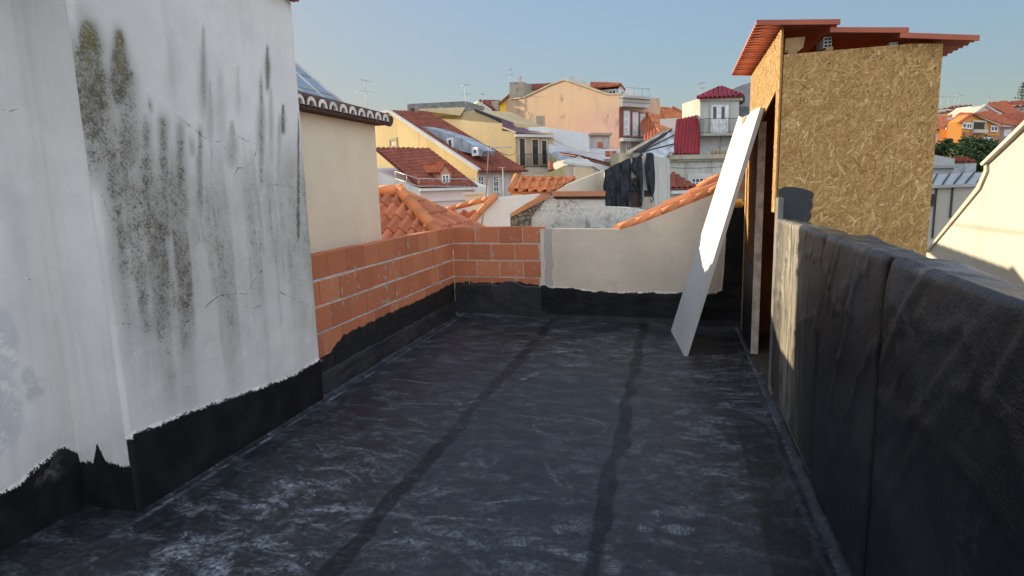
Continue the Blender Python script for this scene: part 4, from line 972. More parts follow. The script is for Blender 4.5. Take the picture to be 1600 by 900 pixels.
# ------------------------------------------------------------------ houses up the hill
YEL = plaster((.70, .49, .20), .32, .5); YEL2 = plaster((.56, .44, .24), .25, .35); WHT = plaster((.70, .69, .66), .25, .4); PNK = plaster((.60, .45, .41), .35, .4)
TRIM = plaster((.60, .57, .52), .3, .5); ZINC = flat('zinc', (.30, .33, .36), .5, .4, .35, 1.2)
def pink_house():
    g = Pl(655, 33, -50); f = Pl(655, 33, 33, .2)
    root = thing('pink_house', 'low pinkish house with a dark red roof and one tiled dormer below the yellow gable', 'house', (*g.A[:2], -6))
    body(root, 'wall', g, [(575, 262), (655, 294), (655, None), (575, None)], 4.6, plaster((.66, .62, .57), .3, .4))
    E0, E1 = g.p(655, 293), f.p(747, 291); T0 = g.p(583, 231); T1 = T0+(E1-E0)
    b = MB(); tiles(b, [T0, T1, E1, E0], E0-T0, .30, .42, .05, 4, .03, seed=21); b.build('roof', T_OLD, root)
    b = MB(); a0, z1 = f.sz(655, 294); a1, _ = f.sz(742, 294); f.box(b, a0-.02, a1, z1-.16, z1-.02, 0, .18); _, z2 = f.sz(655, 314); f.box(b, a0-.02, a1, z2-.05, z2+.03, 0, .10); b.build('cornice', TRIM, root)
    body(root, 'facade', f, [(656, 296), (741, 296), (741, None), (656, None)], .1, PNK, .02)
    d = Pl(696, 34.2, 33)
    df = body(root, 'dormer', d, [(688.5, 267), (697, 257), (705, 267), (704, 294), (689, 294)], .12, plaster((.50, .28, .17), .4, 2))
    window(df, d, 690, 273, 702, 292, FRAME, GLASS, (2, 3), .06)
    bk = g.u*-3.6                                       # dormer runs back up the slope
    q = d.poly([(687, 270), (696.5, 255.5), (707, 270)], .10); z = Vector((0, 0, .02))
    b = MB(); tiles(b, [q[1]+bk, q[1]+z, q[0]+z, q[0]+bk*.92], q[0]-q[1], .22, .36, .06, 5, .03, seed=22); tiles(b, [q[1]+bk, q[1]+z, q[2]+z, q[2]+bk], q[2]-q[1], .22, .36, .06, 5, .03, seed=23)
    ridge(b, q[1]+bk+z*3, q[1]+z*3, .09, .4); b.build('dormer_roof', T_RED, root)
    b = MB(); c = d.poly([(689, 270), (689, 296)]); b.prism([c[0], c[0]+bk*.9, c[1]+bk*.9, c[1]], d.u*.1); b.build('dormer_cheek', plaster((.44, .21, .13), .4, 2), root)
    b = MB(); p = at(641, 250, 37); b.tube([p-Vector((0, 0, 1.2)), p+Vector((0, 0, .35))], .10, 8); b.build('vent_pipe', GREY, root)
    railing(root, [g.p(618, 280, .05), g.p(655, 292, .05), f.p(742, 292, .05)], .42, ALU, 2.2, .012)
pink_house()
def yellow_house():
    g = Pl(745, 40, -58); f = Pl(745, 40, 32, .2); W = 3.35
    root = thing('yellow_gable_house', 'bright yellow gable end house with a long red roof and zinc dormer strip', 'house', (*g.A[:2], -6))
    body(root, 'wall', g, [(570, 198), (592, 176), (606, 173.5), (745, 266), (745, None), (570, None)], W, YEL)
    R0, E0 = g.p(606.5, 172.5, .15), g.p(747, 266, .15); bk = -g.n*(W+.25); L0 = g.p(588, 178, .15)
    E0 = E0+(E0-R0)*.02
    b = MB(); tiles(b, [R0, R0+bk, E0+bk, E0], E0-R0, .30, .45, .05, 4, .03, seed=31); b.prism([R0, R0+bk, L0+bk, L0], (0, 0, -.08), .4); b.build('roof', T_OLD, root)
    b = MB(); t = [(590, 175), (606, 171), (747, 264), (746, 268.5), (606, 175.5), (590, 179.5)]; b.prism(g.poly(t, .22), -g.n*.2); b.build('verge_trim', TRIM, root)
    window(root, g, 608, 217, 621, 231, plaster((.45, .36, .24)), flat('shut_board', (.34, .20, .07), .7), (1, 1), .22, proud=.05)
    for x0, y0, x1, y1 in ((746.5, 275, 756, 301), (770, 275, 779, 300)): window(root, f, x0, y0, x1, y1, FRAME, GLASS, (2, 3), .05, surround=(TRIM, .08))
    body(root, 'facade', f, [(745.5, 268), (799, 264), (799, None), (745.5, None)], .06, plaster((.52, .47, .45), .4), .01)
    z = Pl(700, 44, -58)
    zz = g.A - g.n*1.1
    b = MB(); b.prism(g.poly([(655, 197), (678, 202), (720, 216), (756, 236), (752, 244), (700, 231), (668, 209)], -.55), -g.n*.9); o = b.build('zinc_dormer', ZINC, root)
    for x0, y0, x1, y1 in ((700, 216, 709, 232), (739, 231, 748, 243)): window(o, g, x0, y0, x1, y1, FRAME, GLASS, (1, 1), .16, off=-.54, proud=.1)
yellow_house()
def balcony_house():
    g = Pl(805, 52, -58); f = Pl(805, 52, 32, .2)
    root = thing('balcony_house', 'weathered ochre house with a purple metal roof and iron balcony behind the yellow gable', 'house', (*g.A[:2], -6))
    body(root, 'wall', g, [(640, 179), (676, 177.5), (720, 176), (741, 172), (784, 193), (784, 204.5), (805, 206), (805, None), (640, None)], 3.8, YEL2)
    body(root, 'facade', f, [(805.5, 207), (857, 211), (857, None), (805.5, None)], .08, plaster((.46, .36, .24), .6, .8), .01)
    P = NM('purple_sheet', .5, .4); P.col(P.mix(P.noise(1.2, 5), (.10, .045, .06), (.17, .085, .10)))
    b = MB(); b.prism([g.p(783, 187, .2), at(826, 199, 55.5), f.p(858.5, 211.5, .3), f.p(806, 205.5, .3), g.p(785, 198, .2)], (0, 0, -.12)); b.build('roof', P.m, root)
    D = flat('dark_flashing', (.04, .04, .045), .6)
    b = MB(); b.prism([g.p(741, 170, .15), g.p(762, 176, -1.2), at(826, 197, 56.2), at(824, 201.5, 55.6), g.p(785, 188, .0)], (0, 0, -.2)); b.build('roof_flashing', D, root)
    b = MB(); a0, _ = f.sz(805, 206); a1, z = f.sz(858, 211); f.box(b, a0-.1, a1+.2, z-.22, z-.02, .02, .34); b.build('cornice', TRIM, root)
    for x0, y0, x1, y1 in ((811, 217, 820, 258), (831, 218.5, 840.5, 257), (846, 220, 853.5, 256)):
        window(root, f, x0, y0, x1, y1, WOODDK, GLASS, (2, 3), .09, surround=(plaster((.52, .45, .34), .4), .13), name='balcony_door')
    b = MB(); a0, _ = f.sz(812, 262); a1, z = f.sz(857, 262); f.box(b, a0, a1, z-.25, z, 0, .95); o = b.build('balcony', STONE, root)
    railing(o, [f.P(a0+.03, z+.005, .05), f.P(a0+.03, z+.005, .92), f.P(a1-.03, z+.005, .92), f.P(a1-.03, z+.005, .05)], 1.05, IRON, .13, .016)
    # grey terrace box and skylights on its roof
    t = Pl(700, 60, -18)
    body(root, 'roof_box', t, [(636.5, 162.5), (727, 158), (739, 161), (739, 175), (636.5, 176)], 3, flat('grey_concrete', (.20, .20, .19), .85, .2, .3, 1.5))
    s0 = [t.p(655, 170, .3), t.p(726, 167.5, .3), g.p(719, 178, .25), g.p(647, 181, .25)]
    b = MB(); b.prism(s0, (0, 0, -.15)); b.build('pale_roof', plaster((.62, .50, .30), .2), root)
    for f0, f1 in ((.30, .315), (.45, .53), (.66, .675), (.82, .835)):
        b = MB(); z = Vector((0, 0, .03)); q = lambda u_, v_: (s0[0]*(1-u_)+s0[1]*u_)*(1-v_)+(s0[3]*(1-u_)+s0[2]*u_)*v_+z
        b.prism([q(f0, .03), q(f1, .03), q(f1, .97), q(f0, .97)], (0, 0, .05)); b.build('roof_seam', ZINC, root)
    body(root, 'dark_window', t, [(641, 169.5), (648, 169), (648, 175), (641, 175)], .05, WOODDK, .02)
balcony_house()
def stone_terrace():
    f = Pl(800, 46, 14)
    root = thing('stone_ruin_wall', 'crumbling stone retaining wall under the iron balcony', 'wall', (*f.A[:2], -6))
    body(root, 'wall', f, [(782, 268), (800, 262), (858, 265), (884, 268), (884, None), (782, None)], 1.5, STONE)
    b = MB(); a0, _ = f.sz(815, 276); a1, z = f.sz(858, 274); f.box(b, a0, a1, z-.12, z+.05, .02, .3); b.build('ledge', TRIM, root)
    g = Pl(866, 40, -40)
    r2 = thing('yellow_garden_wall', 'sloping yellow green garden wall left of the beige roof hut', 'wall', (*g.A[:2], -6))
    body(r2, 'wall', g, [(840, 284), (852, 272), (884, 258), (884, None), (840, None)], .4, plaster((.50, .42, .20), .5, 1))
    h = Pl(897, 33, -35); h2 = Pl(897, 33, 22, .2)
    r3 = thing('roof_hut', 'small beige rendered roof hut with a pale flat top', 'hut', (*h.A[:2], -6))
    body(r3, 'wall', h, [(882, 258), (897, 259), (897, None), (882, None)], .15, plaster((.50, .41, .33), .25)); body(r3, 'front_wall', h2, [(897.2, 261), (927, 263), (927, None), (897.2, None)], .15, plaster((.62, .48, .32), .2), -.01)
    b = MB(); b.prism([h.p(880, 256, .1), h.p(897, 257.5, .15), h2.p(928, 260, .15), h2.p(918, 252, -1.5), h.p(888, 251, -1.0)], (0, 0, .12)); b.build('roof', TRIM, r3)
stone_terrace()
def facade_roofs():
    # grey metal roofs and small red roofs in the middle of the view
    root = thing('metal_roof_house', 'house with a sloping grey metal sheet roof right of the iron balcony', 'house', (*at(875, 250, 50)[:2], -6))
    A = [at(858, 221.5, 56), at(906, 245, 50), at(882, 254, 48), at(858, 239, 52)]
    b = MB(); b.prism(A, (0, 0, -.15)); b.build('roof', ZINC, root)
    b = MB(); b.prism([at(857, 237, 52), at(881, 253, 48), at(878, 259, 47.9), at(857, 246, 51.9)], (0, 0, -.3)); b.build('stone_edge', STONE, root)
    b = MB(); b.prism([Vector((p.x, p.y, -8)) for p in A], (0, 0, 8+A[2].z-.3)); b.build('wall', PNK, root)
    root = thing('red_strip_roof', 'narrow red tiled roof strip tucked below the iron balcony', 'roof', (*at(866, 258, 47)[:2], -6))
    A = [at(857, 252, 48), at(882, 256, 47.5), at(876, 266, 46.5), at(857, 266, 46.5)]
    b = MB(); tiles(b, A, A[3]-A[0], .25, .4, .05, 4, .03, seed=41); b.build('tiles', T_RED, root)
    b = MB(); b.prism([Vector((p.x, p.y, -8)) for p in A], (0, 0, 8+A[2].z-.1)); b.build('wall', PNK, root)
    g = Pl(918, 42, 12)
    root = thing('small_gable_house', 'small house with a white edged gable and dark red roof behind the hut', 'house', (*g.A[:2], -6))
    body(root, 'wall', g, [(897, 250), (905, 246), (939, 266), (939, None), (897, None)], 5, plaster((.50, .46, .38), .5))
    b = MB(); b.prism(g.poly([(896, 249), (905, 243.5), (941, 264.5), (940, 267.5), (905, 247.5), (897, 252.5)], .12), -g.n*.2); b.build('verge_trim', TRIM, root)
    A = [g.p(905, 244, .05), g.p(905, 244, .05)-g.n*5, at(965, 262, 46), g.p(941, 265.5, .05)]
    b = MB(); tiles(b, A, A[3]-A[0], .26, .4, .05, 4, .03, seed=42); b.build('roof', T_OLD, root)
facade_roofs()
def white_block():
    f = Pl(920, 56, 22)
    root = thing('long_white_house', 'long whitewashed house with a stepped wall below the pink gable', 'house', (*f.A[:2], -6))
    body(root, 'wall', f, [(826, 199), (848, 198), (921, 209), (921, 231), (969, 234), (969, None), (826, None)], 4, WHT)
    g = Pl(935, 53.5, 22)
    body(root, 'low_wall', g, [(858, 225), (900, 236), (924, 238), (924, 232.5), (969, 233), (969, None), (858, None)], .3, plaster((.62, .63, .64), .2, .4))
    h = Pl(935, 56, 22)
    p = body(root, 'set_back_front', f, [(921.3, 210), (953, 212), (953, 231.5), (921.3, 231.5)], 2.5, plaster((.52, .44, .40), .7, 1), .03)
    b = MB(); a0, _ = f.sz(920, 209); a1, z = f.sz(954, 211); f.box(b, a0, a1, z-.06, z+.16, -.1, .3); b.build('cornice', plaster((.42, .30, .22), .4), root)
    body(root, 'shutter_patch', f, [(934, 222), (942, 222), (942, 231), (934, 231)], .05, plaster((.42, .16, .09), .4), .05)
    for x in (946, 955.5): body(root, 'red_panel', g, [(x, 236), (x+8, 236), (x+8, 245), (x, 245)], .05, plaster((.44, .10, .06), .2), .02)
    b = MB(); a0, _ = g.sz(944, 248); a1, z = g.sz(969, 248); g.box(b, a0, a1, z-.25, z, 0, .6); b.build('ledge', GREY, root)
white_block()
def pink_block():
    g = Pl(968, 58, -57); f = Pl(968, 58, 33, .2)
    root = thing('pink_apartment_block', 'large pink and ochre gable end block with a shabby rendered wall on the skyline', 'apartment block', (*g.A[:2], -6))
    m = NM('pink_render', .92, .15)
    big = m.noise(.16, 5); up = m.step(4, 12, m.sepz())
    c = m.mix(m.step(.38, .62, m.math('ADD', big, m.math('MULTIPLY', m.math('SUBTRACT', up, .5), .25))), (.56, .36, .28), (.62, .43, .27))
    ch = m.math('MULTIPLY', m.step(.55, .62, m.noise(1.0, 6, .72, m.mapc((1, 1, .5)))), m.step(.40, .55, m.noise(.22, 3)))
    c = m.mix(m.math('MULTIPLY', ch, .7), c, (.25, .19, .14)); c = m.mix(m.math('MULTIPLY', m.step(.5, .75, m.noise(1.2, 6, .65, m.mapc((2.5, 2.5, .2)))), .35), c, (.36, .25, .19))
    m.col(c); m.bump(m.noise(3, 6), .3, .05)
    body(root, 'wall', g, [(790.5, 154), (796, 157), (818, 154), (841, 143), (858, 134.5), (879, 127), (885, 127.5), (916, 138), (948, 149), (967.5, 149), (968, None), (790.5, None)], 5.2, m.m)
    b = MB(); t = [(796, 156), (818, 153), (841, 142), (858, 133.5), (879, 126), (885, 126.5), (916, 137), (948, 148), (967, 148)]
    q = g.poly(t, .1)
    for p, r_ in zip(q, q[1:]): b.prism([p, r_, r_+Vector((0, 0, .13)), p+Vector((0, 0, .13))], -g.n*.5)
    b.build('verge_coping', plaster((.55, .44, .28), .3), root)
    body(root, 'facade', f, [(968.3, 168), (1016, 178), (1016, None), (968.3, None)], .1, plaster((.24, .085, .065), .5, .6), .01)
    b = MB(); a0, z0 = f.sz(968, 167); a1, _ = f.sz(1009, 170); _, z1 = f.sz(968, 154)
    f.box(b, a0-.1, a1, z0, z1, 0, .5); f.box(b, a0-.15, a1+.1, z1, z1+.18, 0, .75); f.box(b, a0-.12, a1, z0+.55*(z1-z0), z0+.62*(z1-z0), .05, .6); b.build('cornice', plaster((.50, .46, .42), .5), root)
    railing(root, [f.P(a0+.4, z1+.18, .5), f.P(a1, z1+.18, .5)], .75, ALU, .8, .02)
    for x0, y0, x1, y1 in ((975, 174, 982.5, 211), (989, 176.5, 995.5, 212), (1001, 179, 1007, 213)):
        window(root, f, x0, y0, x1, y1, FRAME, plaster((.58, .56, .55), .3), (1, 3), .12, surround=(plaster((.50, .46, .43), .3), .10))
    _, z2 = f.sz(975, 216); b = MB(); f.box(b, a0, a1, z2-.3, z2, 0, .5); b.build('string_course', TRIM, root)
    body(root, 'lower_front', f, [(968.5, 218), (1012, 219), (1012, None), (968.5, None)], .1, plaster((.46, .38, .28), .5), .03)
    window(root, f, 978, 221, 985, 236, FRAME, GLASS, (2, 2), .1, off=.04)
    body(root, 'louvre', g, [(836.5, 180), (848, 180), (848, 197), (836.5, 197)], .1, plaster((.55, .50, .40), .6, 2), .05)
    b = MB()
    for k in range(4): b.prism(g.poly([(838+k*2.6, 181), (839+k*2.6, 181), (839+k*2.6, 196), (838+k*2.6, 196)], .07), -g.n*.02)
    b.build('louvre_slot', WOODDK, root)
    c = Pl(818, 82, -22)
    body(root, 'stair_tower', c, [(796, 128.5), (818, 128), (818, 156), (796, 158)], 3, plaster((.36, .31, .24), 1.0, .6, True, (.08, .07, .055)))
    r = Pl(824, 86, 5)
    body(root, 'attic', r, [(819, 139), (866, 138), (866, 156), (819, 156)], 4, plaster((.56, .48, .34), .2))
    window(root, r, 822, 142.5, 829, 148.5, FRAME, GLASS, (1, 1), .12)
    A = [r.p(820, 132, -2.5), r.p(868, 129, -2.5), r.p(868, 138.5, .4), r.p(820, 139.5, .4)]
    b = MB(); tiles(b, A, A[3]-A[0], .35, .5, .06, 4, .03, seed=51); b.build('attic_roof', T_OLD, root)
    s = at(894, 118, 74); b = MB(); bs = [at(871, 128, 73), at(893, 131, 71), at(915, 129.5, 73), at(893, 126, 78)]
    for i in range(4): b.prism([bs[i], bs[(i+1) % 4], s], (0, 0, -.08))
    o = b.build('skylight', flat('pale_glass', (.42, .45, .42), .4), root); b = MB()
    for i in range(4):
        b.tube([bs[i], s], .06, 5); b.tube([bs[i], bs[(i+1) % 4]], .07, 5)
        for k in range(1, 6): p = bs[i]+(bs[(i+1) % 4]-bs[i])*k/6; b.tube([p, s+(p-s)*.12], .05, 4)
    b.build('glazing_bar', TRIM, o); b = MB(); lo = [Vector((p.x, p.y, p.z-.05)) for p in bs]; b.prism(lo, (0, 0, -1.6)); b.build('skylight_base', TRIM, root)
    d = Pl(967, 59, -57); e = Pl(967, 59, 33, .2)
    body(root, 'dormer', d, [(934, 141), (967, 138.5), (967, 152), (934, 152)], 2.2, WHT)
    window(root, d, 951, 141, 963, 148, FRAME, GLASS, (2, 1), .12)
    body(root, 'dormer_front', e, [(967.3, 138), (970.5, 132), (976.5, 139), (976.5, 158), (967.3, 156)], .1, WHT, .02)
    window(root, e, 968.5, 141, 976, 155, FRAME, GLASS, (3, 2), .08, off=.03)
    q = [d.p(922, 138.5, .3), d.p(925, 132.5, -1.1), e.p(970.5, 130, .25), d.p(968, 138.2, .3)]
    b = MB(); tiles(b, q, q[0]-q[1], .3, .45, .06, 4, .03, seed=52); b.prism([q[1], q[2], e.p(978, 139.5, .2), d.p(935, 138.5, -2.4)], (0, 0, -.1), .5); b.build('dormer_roof', T_RED, root)
    bm = MB(); p = at(814, 123.5, 83.3); dd = Vector((-.5, -.8, .25)).normalized(); a = dd.cross(Vector((0, 0, 1))).normalized(); c_ = dd.cross(a)
    R = [[p+a*rr*math.cos(t)+c_*rr*1.15*math.sin(t)+dd*(rr*rr*.5) for t in np.linspace(0, 2*math.pi, 17)] for rr in (.02, .18, .36)]
    bm.grid(R); bm.tube([p-dd*.03, at(815, 128.5, 83.6)], .03, 5); o = bm.build('satellite_dish', flat('dish', (.48, .40, .36), .5)); tag(o, 'round satellite dish on the stained stair tower', 'satellite dish')
pink_block()
def far_left_bits():
    f = Pl(790, 74, -30)
    r = thing('saffron_house', 'sliver of a saffron yellow house with tiled eaves beside the stained stair tower', 'house', (*f.A[:2], -6))
    body(r, 'wall', f, [(781, 160), (792, 154), (796, 154), (796, None), (781, None)], 3, plaster((.80, .50, .05), .1))
    b = MB(); b.prism([f.p(779, 161, .4), f.p(796, 146, .4), f.p(796, 150, -2), f.p(781, 163, -2)], (0, 0, -.2)); b.build('roof', T_OLD, r)
    g = Pl(760, 78, 20)
    r = thing('small_white_gable', 'small white gable house with a brown roof on the skyline left of the saffron house', 'house', (*g.A[:2], -6))
    body(r, 'wall', g, [(738, 167), (748, 157), (771, 177), (771, None), (738, None)], 7, plaster((.66, .60, .50), .2))
    A = [g.p(748, 156, .1), g.p(748, 156, .1)-g.n*8, g.p(772, 177, .1)-g.n*8, g.p(772, 177.5, .1)]
    A[1] = at(778, 160, 82); A[2] = at(790, 176, 80)
    b = MB(); tiles(b, A, A[3]-A[0], .4, .5, .06, 3, .03, seed=53); b.build('roof', T_OLD, r)
    b = MB(); p = at(774, 166, 79); b.abox(p.x-.4, p.x+.4, p.y-.3, p.y+.3, p.z-3, p.z+.6); b.build('chimney', STONE, r)
far_left_bits()
def orange_roofs():
    r = thing('orange_roof_house', 'house with two bright orange hip roofs right of the red shuttered front', 'house', (*at(1030, 200, 62)[:2], -6))
    a, b_, c, d = at(1007, 168.5, 62), at(1033, 215, 53), at(1007, 224, 54), at(1004, 190, 60)
    b = MB(); tiles(b, [a, b_, c, d], (c-a), .32, .45, .07, 5, .03, seed=61); b.build('hip_tiles', T_RED, r)
    e, f = at(1054, 172, 66), at(1050, 206, 56)
    b = MB(); tiles(b, [a, e, f, b_], b_-a+(f-e), .32, .45, .07, 5, .03, seed=62); b.build('front_tiles', T_ORANGE, r)
    b = MB(); ridge(b, b_+Vector((0, 0, .1)), a+Vector((0, 0, .1)), .16, .6); ridge(b, a+Vector((0, 0, .1)), e+Vector((0, 0, .1)), .13, .6); b.build('ridge_tiles', T_ORANGE, r)
    w = Pl(1045, 57, 8); body(r, 'wall', w, [(1031, 186), (1060, 184), (1060, None), (1004, None), (1004, 222), (1033, 214)], .4, plaster((.58, .52, .44), .25))
    g, h, i, j = at(1030, 173, 64), at(1052, 169, 66), at(1086, 187, 60), at(1040, 186, 58)
    b = MB(); tiles(b, [g, h, i, j], i-h+Vector((0, 0, -.5)), .32, .45, .07, 5, .03, seed=63); ridge(b, h+Vector((0, 0, .1)), i+Vector((0, 0, .1)), .13, .6); b.build('rear_tiles', T_ORANGE, r)
orange_roofs()
def old_house():
    f = Pl(1110, 43, 8); RC = NM('red_corrugated', .45, .4)
    RC.col(RC.mix(RC.step(.35, .7, RC.noise(1.5, 6)), (.30, .022, .030), (.20, .020, .028))); CRM = RC.m
    PL_ = plaster((.52, .49, .42), .75, .8, True, (.13, .11, .08))
    root = thing('old_tower_house', 'shabby peeling house with a red roofed tower, white balcony doors and a paned window', 'house', (*f.A[:2], -6))
    body(root, 'lower_wall', f, [(1046, 250), (1182, 248), (1182, None), (1046, None)], 5, PL_)
    u = Pl(1110, 44.2, 8); body(root, 'upper_wall', u, [(1092, 206), (1182, 206), (1182, 250), (1092, 250)], 4, plaster((.48, .46, .42), .95, 1.2, True, (.16, .13, .09)))
    t = Pl(1110, 43.9, 8); body(root, 'tower', t, [(1094, 153), (1155, 151.5), (1155, 212), (1094, 212)], 3.0, plaster((.52, .50, .43), .3, .8))
    b = MB(); a0, z = f.sz(1044, 243); a1, _ = f.sz(1184, 243); f.box(b, a0, a1, z-.28, z, -.4, .35); f.box(b, a0, a1, z-.42, z-.281, -.1, .2); b.build('cornice', plaster((.42, .37, .28), .8, 1.5), root)
    b = MB(); a0, z = t.sz(1092, 210); a1, _ = t.sz(1160, 210); t.box(b, a0, a1, z-.16, z, -.2, .75); o = b.build('balcony', plaster((.40, .36, .30), .8), root)
    railing(o, [t.P(a0+.04, z, .02), t.P(a0+.04, z, .71), t.P(a1-.04, z, .71), t.P(a1-.04, z, .02)], .98, IRON, .10, .010)
    window(root, t, 1111, 163.5, 1137, 208, FRAME, FRAME, (2, 1), .10, surround=(plaster((.40, .37, .32), .5), .13), name='balcony_door')
    for x0, x1 in ((1115, 1119.5), (1128, 1132.5)):
        b = MB(); p = t.poly([(x0, 167), (x1, 167), (x1, 185), (x0, 185)], .075); b.prism(p, -t.n*.02); b.build('door_pane', GLASS, root)
    # hipped corrugated tower roof
    ap = t.p(1126, 135.5, -1.4); c = [t.p(1089, 153.5, .35), t.p(1162, 150, .35), t.p(1162, 149, -3.2), t.p(1089, 152, -3.2)]
    b = MB(); tiles(b, [ap, c[0], c[1]], (c[0]+c[1])*.5-ap, .30, 9, .09, 6, 0, seed=71); tiles(b, [ap, c[1], c[2]], (c[1]+c[2])*.5-ap, .30, 9, .09, 6, 0); tiles(b, [ap, c[0], c[3]], (c[0]+c[3])*.5-ap, .30, 9, .09, 6, 0); b.build('tower_roof', CRM, root)
    b = MB(); a0, z = t.sz(1092, 153); a1, _ = t.sz(1159, 153); t.box(b, a0, a1, z-.2, z-.02, -.1, .15); b.build('tower_cornice', plaster((.50, .44, .33), .3), root)
    s = [u.p(1057, 187, -.2), u.p(1093, 178, -.2), f.p(1093.5, 240, .1), f.p(1052, 239, .1)]
    b = MB(); tiles(b, s, s[3]-s[0], .24, 9, .09, 6, 0, seed=72); b.build('corrugated_roof', CRM, root)
    b = MB(); b.prism([s[0]-Vector((0, 0, .15)), s[1]-Vector((0, 0, .15)), u.p(1093, 250, -.2), u.p(1052, 250, -.2)], u.n*-.1); b.build('roof_back', PL_, root)
    window(root, f, 1080, 278, 1105, 300, FRAME, GLASS, (4, 3), .07, surround=(TRIM, .26))
    window(root, f, 1150, 268, 1180, 322, FRAME, GLASS, (3, 4), .07, surround=(TRIM, .2))
    body(root, 'dark_annex', u, [(1156, 166), (1184, 166), (1184, 206), (1156, 206)], 2, flat('annex_sheet', (.12, .13, .13), .6, .3, .4, 1))
    b = MB(); b.prism(t.poly([(1155.5, 152), (1164, 150), (1164, 158), (1160, 163), (1155.5, 163)], -.3), -t.n*1.5); b.build('gutter_box', WOODDK, root)
    # dry grass on the cornice
    r = random.Random(8); b = MB()
    for k in range(420):
        a = r.gauss(1138, 17) if k % 3 else r.uniform(1050, 1175); p = f.p(a, 243, r.uniform(-.3, .3)); h = r.uniform(.1, .45)*(1 if abs(a-1135) < 26 else .4); d = Vector((r.uniform(-.2, .2), r.uniform(-.2, .1), h if r.random() < .6 else -h*.8))
        w_ = f.u*r.uniform(.015, .035); b.face([b.vert(p-w_), b.vert(p+w_), b.vert(p+d)], r.random())
    G = NM('dry_grass', .9, .1); G.col(G.mix(G.attr('v'), (.20, .12, .035), (.45, .28, .08))); o = b.build('dry_grass', G.m); tag(o, 'dry golden grass growing on the old house cornice', 'grass', None, 'stuff')
    g = Pl(1165, 60, 10)
    r2 = thing('grey_gable_house', 'grey slated gable rising behind the red roofed tower', 'house', (*g.A[:2], -6))
    body(r2, 'wall', g, [(1149, 143), (1176, 127), (1212, 148), (1212, None), (1149, None)], 5, flat('slate_wall', (.22, .215, .22), .8, .2, .3, 1))
    # tin roof with tarpaulin left of the red sheets
    r3 = thing('tin_roof_house', 'ramshackle roof of pale tin and plastic sheets left of the red corrugated roof', 'house', (*at(1020, 230, 40)[:2], -6))
    q = [at(986, 236, 38), at(1053, 199, 45), at(1053, 240, 41.5), at(1037, 247, 39), at(1009, 238, 38)]
    b = MB(); n = 14; R = []
    for i in range(n):
        f_ = i/(n-1); p0 = q[0]*(1-f_)+q[1]*f_; p1 = (at(992, 240, 37.4))*(1-f_)+at(1053, 243, 41)*f_
        if f_ > .3: p1 = p1+Vector((0, 0, -.35*math.sin((f_-.3)*6)))
        R.append([p0*(1-g_)+p1*g_+Vector((0, 0, .10*math.sin(i*1.9+g_*5)-.25*math.sin(math.pi*g_))) for g_ in np.linspace(0, 1, 10)])
    b.grid(R); b.grid([[p-Vector((0, 0, .05)) for p in r_] for r_ in R])
    b.build('plastic_roof', flat('tarpaulin', (.52, .54, .55), .55, .3, .25, 1.2), r3)
    for k in (.35, .7):
        b = MB(); b.tube([R[2][int(k*9)]+Vector((0, 0, .1)), R[-1][int(k*9)]+Vector((0, 0, .1))], .05, 5); b.build('tie_bar', IRON, r3)
    b = MB(); b.prism([at(978, 237, 37.5), at(1043, 200, 44), at(1043, 204, 44), at(985, 238, 37.5)], (0, 0, -.12)); b.build('verge_board', plaster((.45, .38, .27), .4), r3)
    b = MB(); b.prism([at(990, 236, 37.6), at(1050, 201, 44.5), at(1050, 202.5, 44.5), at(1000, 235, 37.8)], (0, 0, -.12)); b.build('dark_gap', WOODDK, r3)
    w = Pl(1020, 38.5, 10); body(r3, 'wall', w, [(988, 238), (1046, 247), (1046, None), (967, None), (967, 241)], 1.0, plaster((.50, .47, .40), .6), -.3)
    body(r3, 'low_block', w, [(967, 239), (993, 238), (993, 262), (967, 262)], 1.5, plaster((.52, .46, .30), .3), .2)
    body(r3, 'red_vent', w, [(992, 244), (1004, 243), (1004, 250), (992, 250)], .3, plaster((.42, .15, .08), .3), .25)
    # small red roof in front of the old house
    s = Pl(1066, 30, 12)
    r4 = thing('red_roof_outbuilding', 'small outbuilding with a steep red tiled roof below the paned window', 'house', (*s.A[:2], -6))
    A = [s.p(1047.5, 271, -2.5), s.p(1054, 273, -2.5), s.p(1090, 293, .25), s.p(1047, 297, .25)]
    b = MB(); tiles(b, A, A[3]-A[0], .26, .4, .06, 4, .03, seed=74); b.build('roof', T_OLD, r4)
    body(r4, 'wall', s, [(1047.5, 297), (1087, 294.5), (1087, None), (1047.5, None)], 2, plaster((.52, .50, .45), .5))
    b = MB(); a0, z = s.sz(1046, 298); a1, _ = s.sz(1090, 298); s.box(b, a0, a1, z-.15, z, .0, .3); b.build('cornice', TRIM, r4)
    body(r4, 'vent_grille', s, [(1056, 312), (1066, 311), (1066, 322), (1056, 322)], .05, plaster((.34, .20, .16), .4), .03)
old_house()

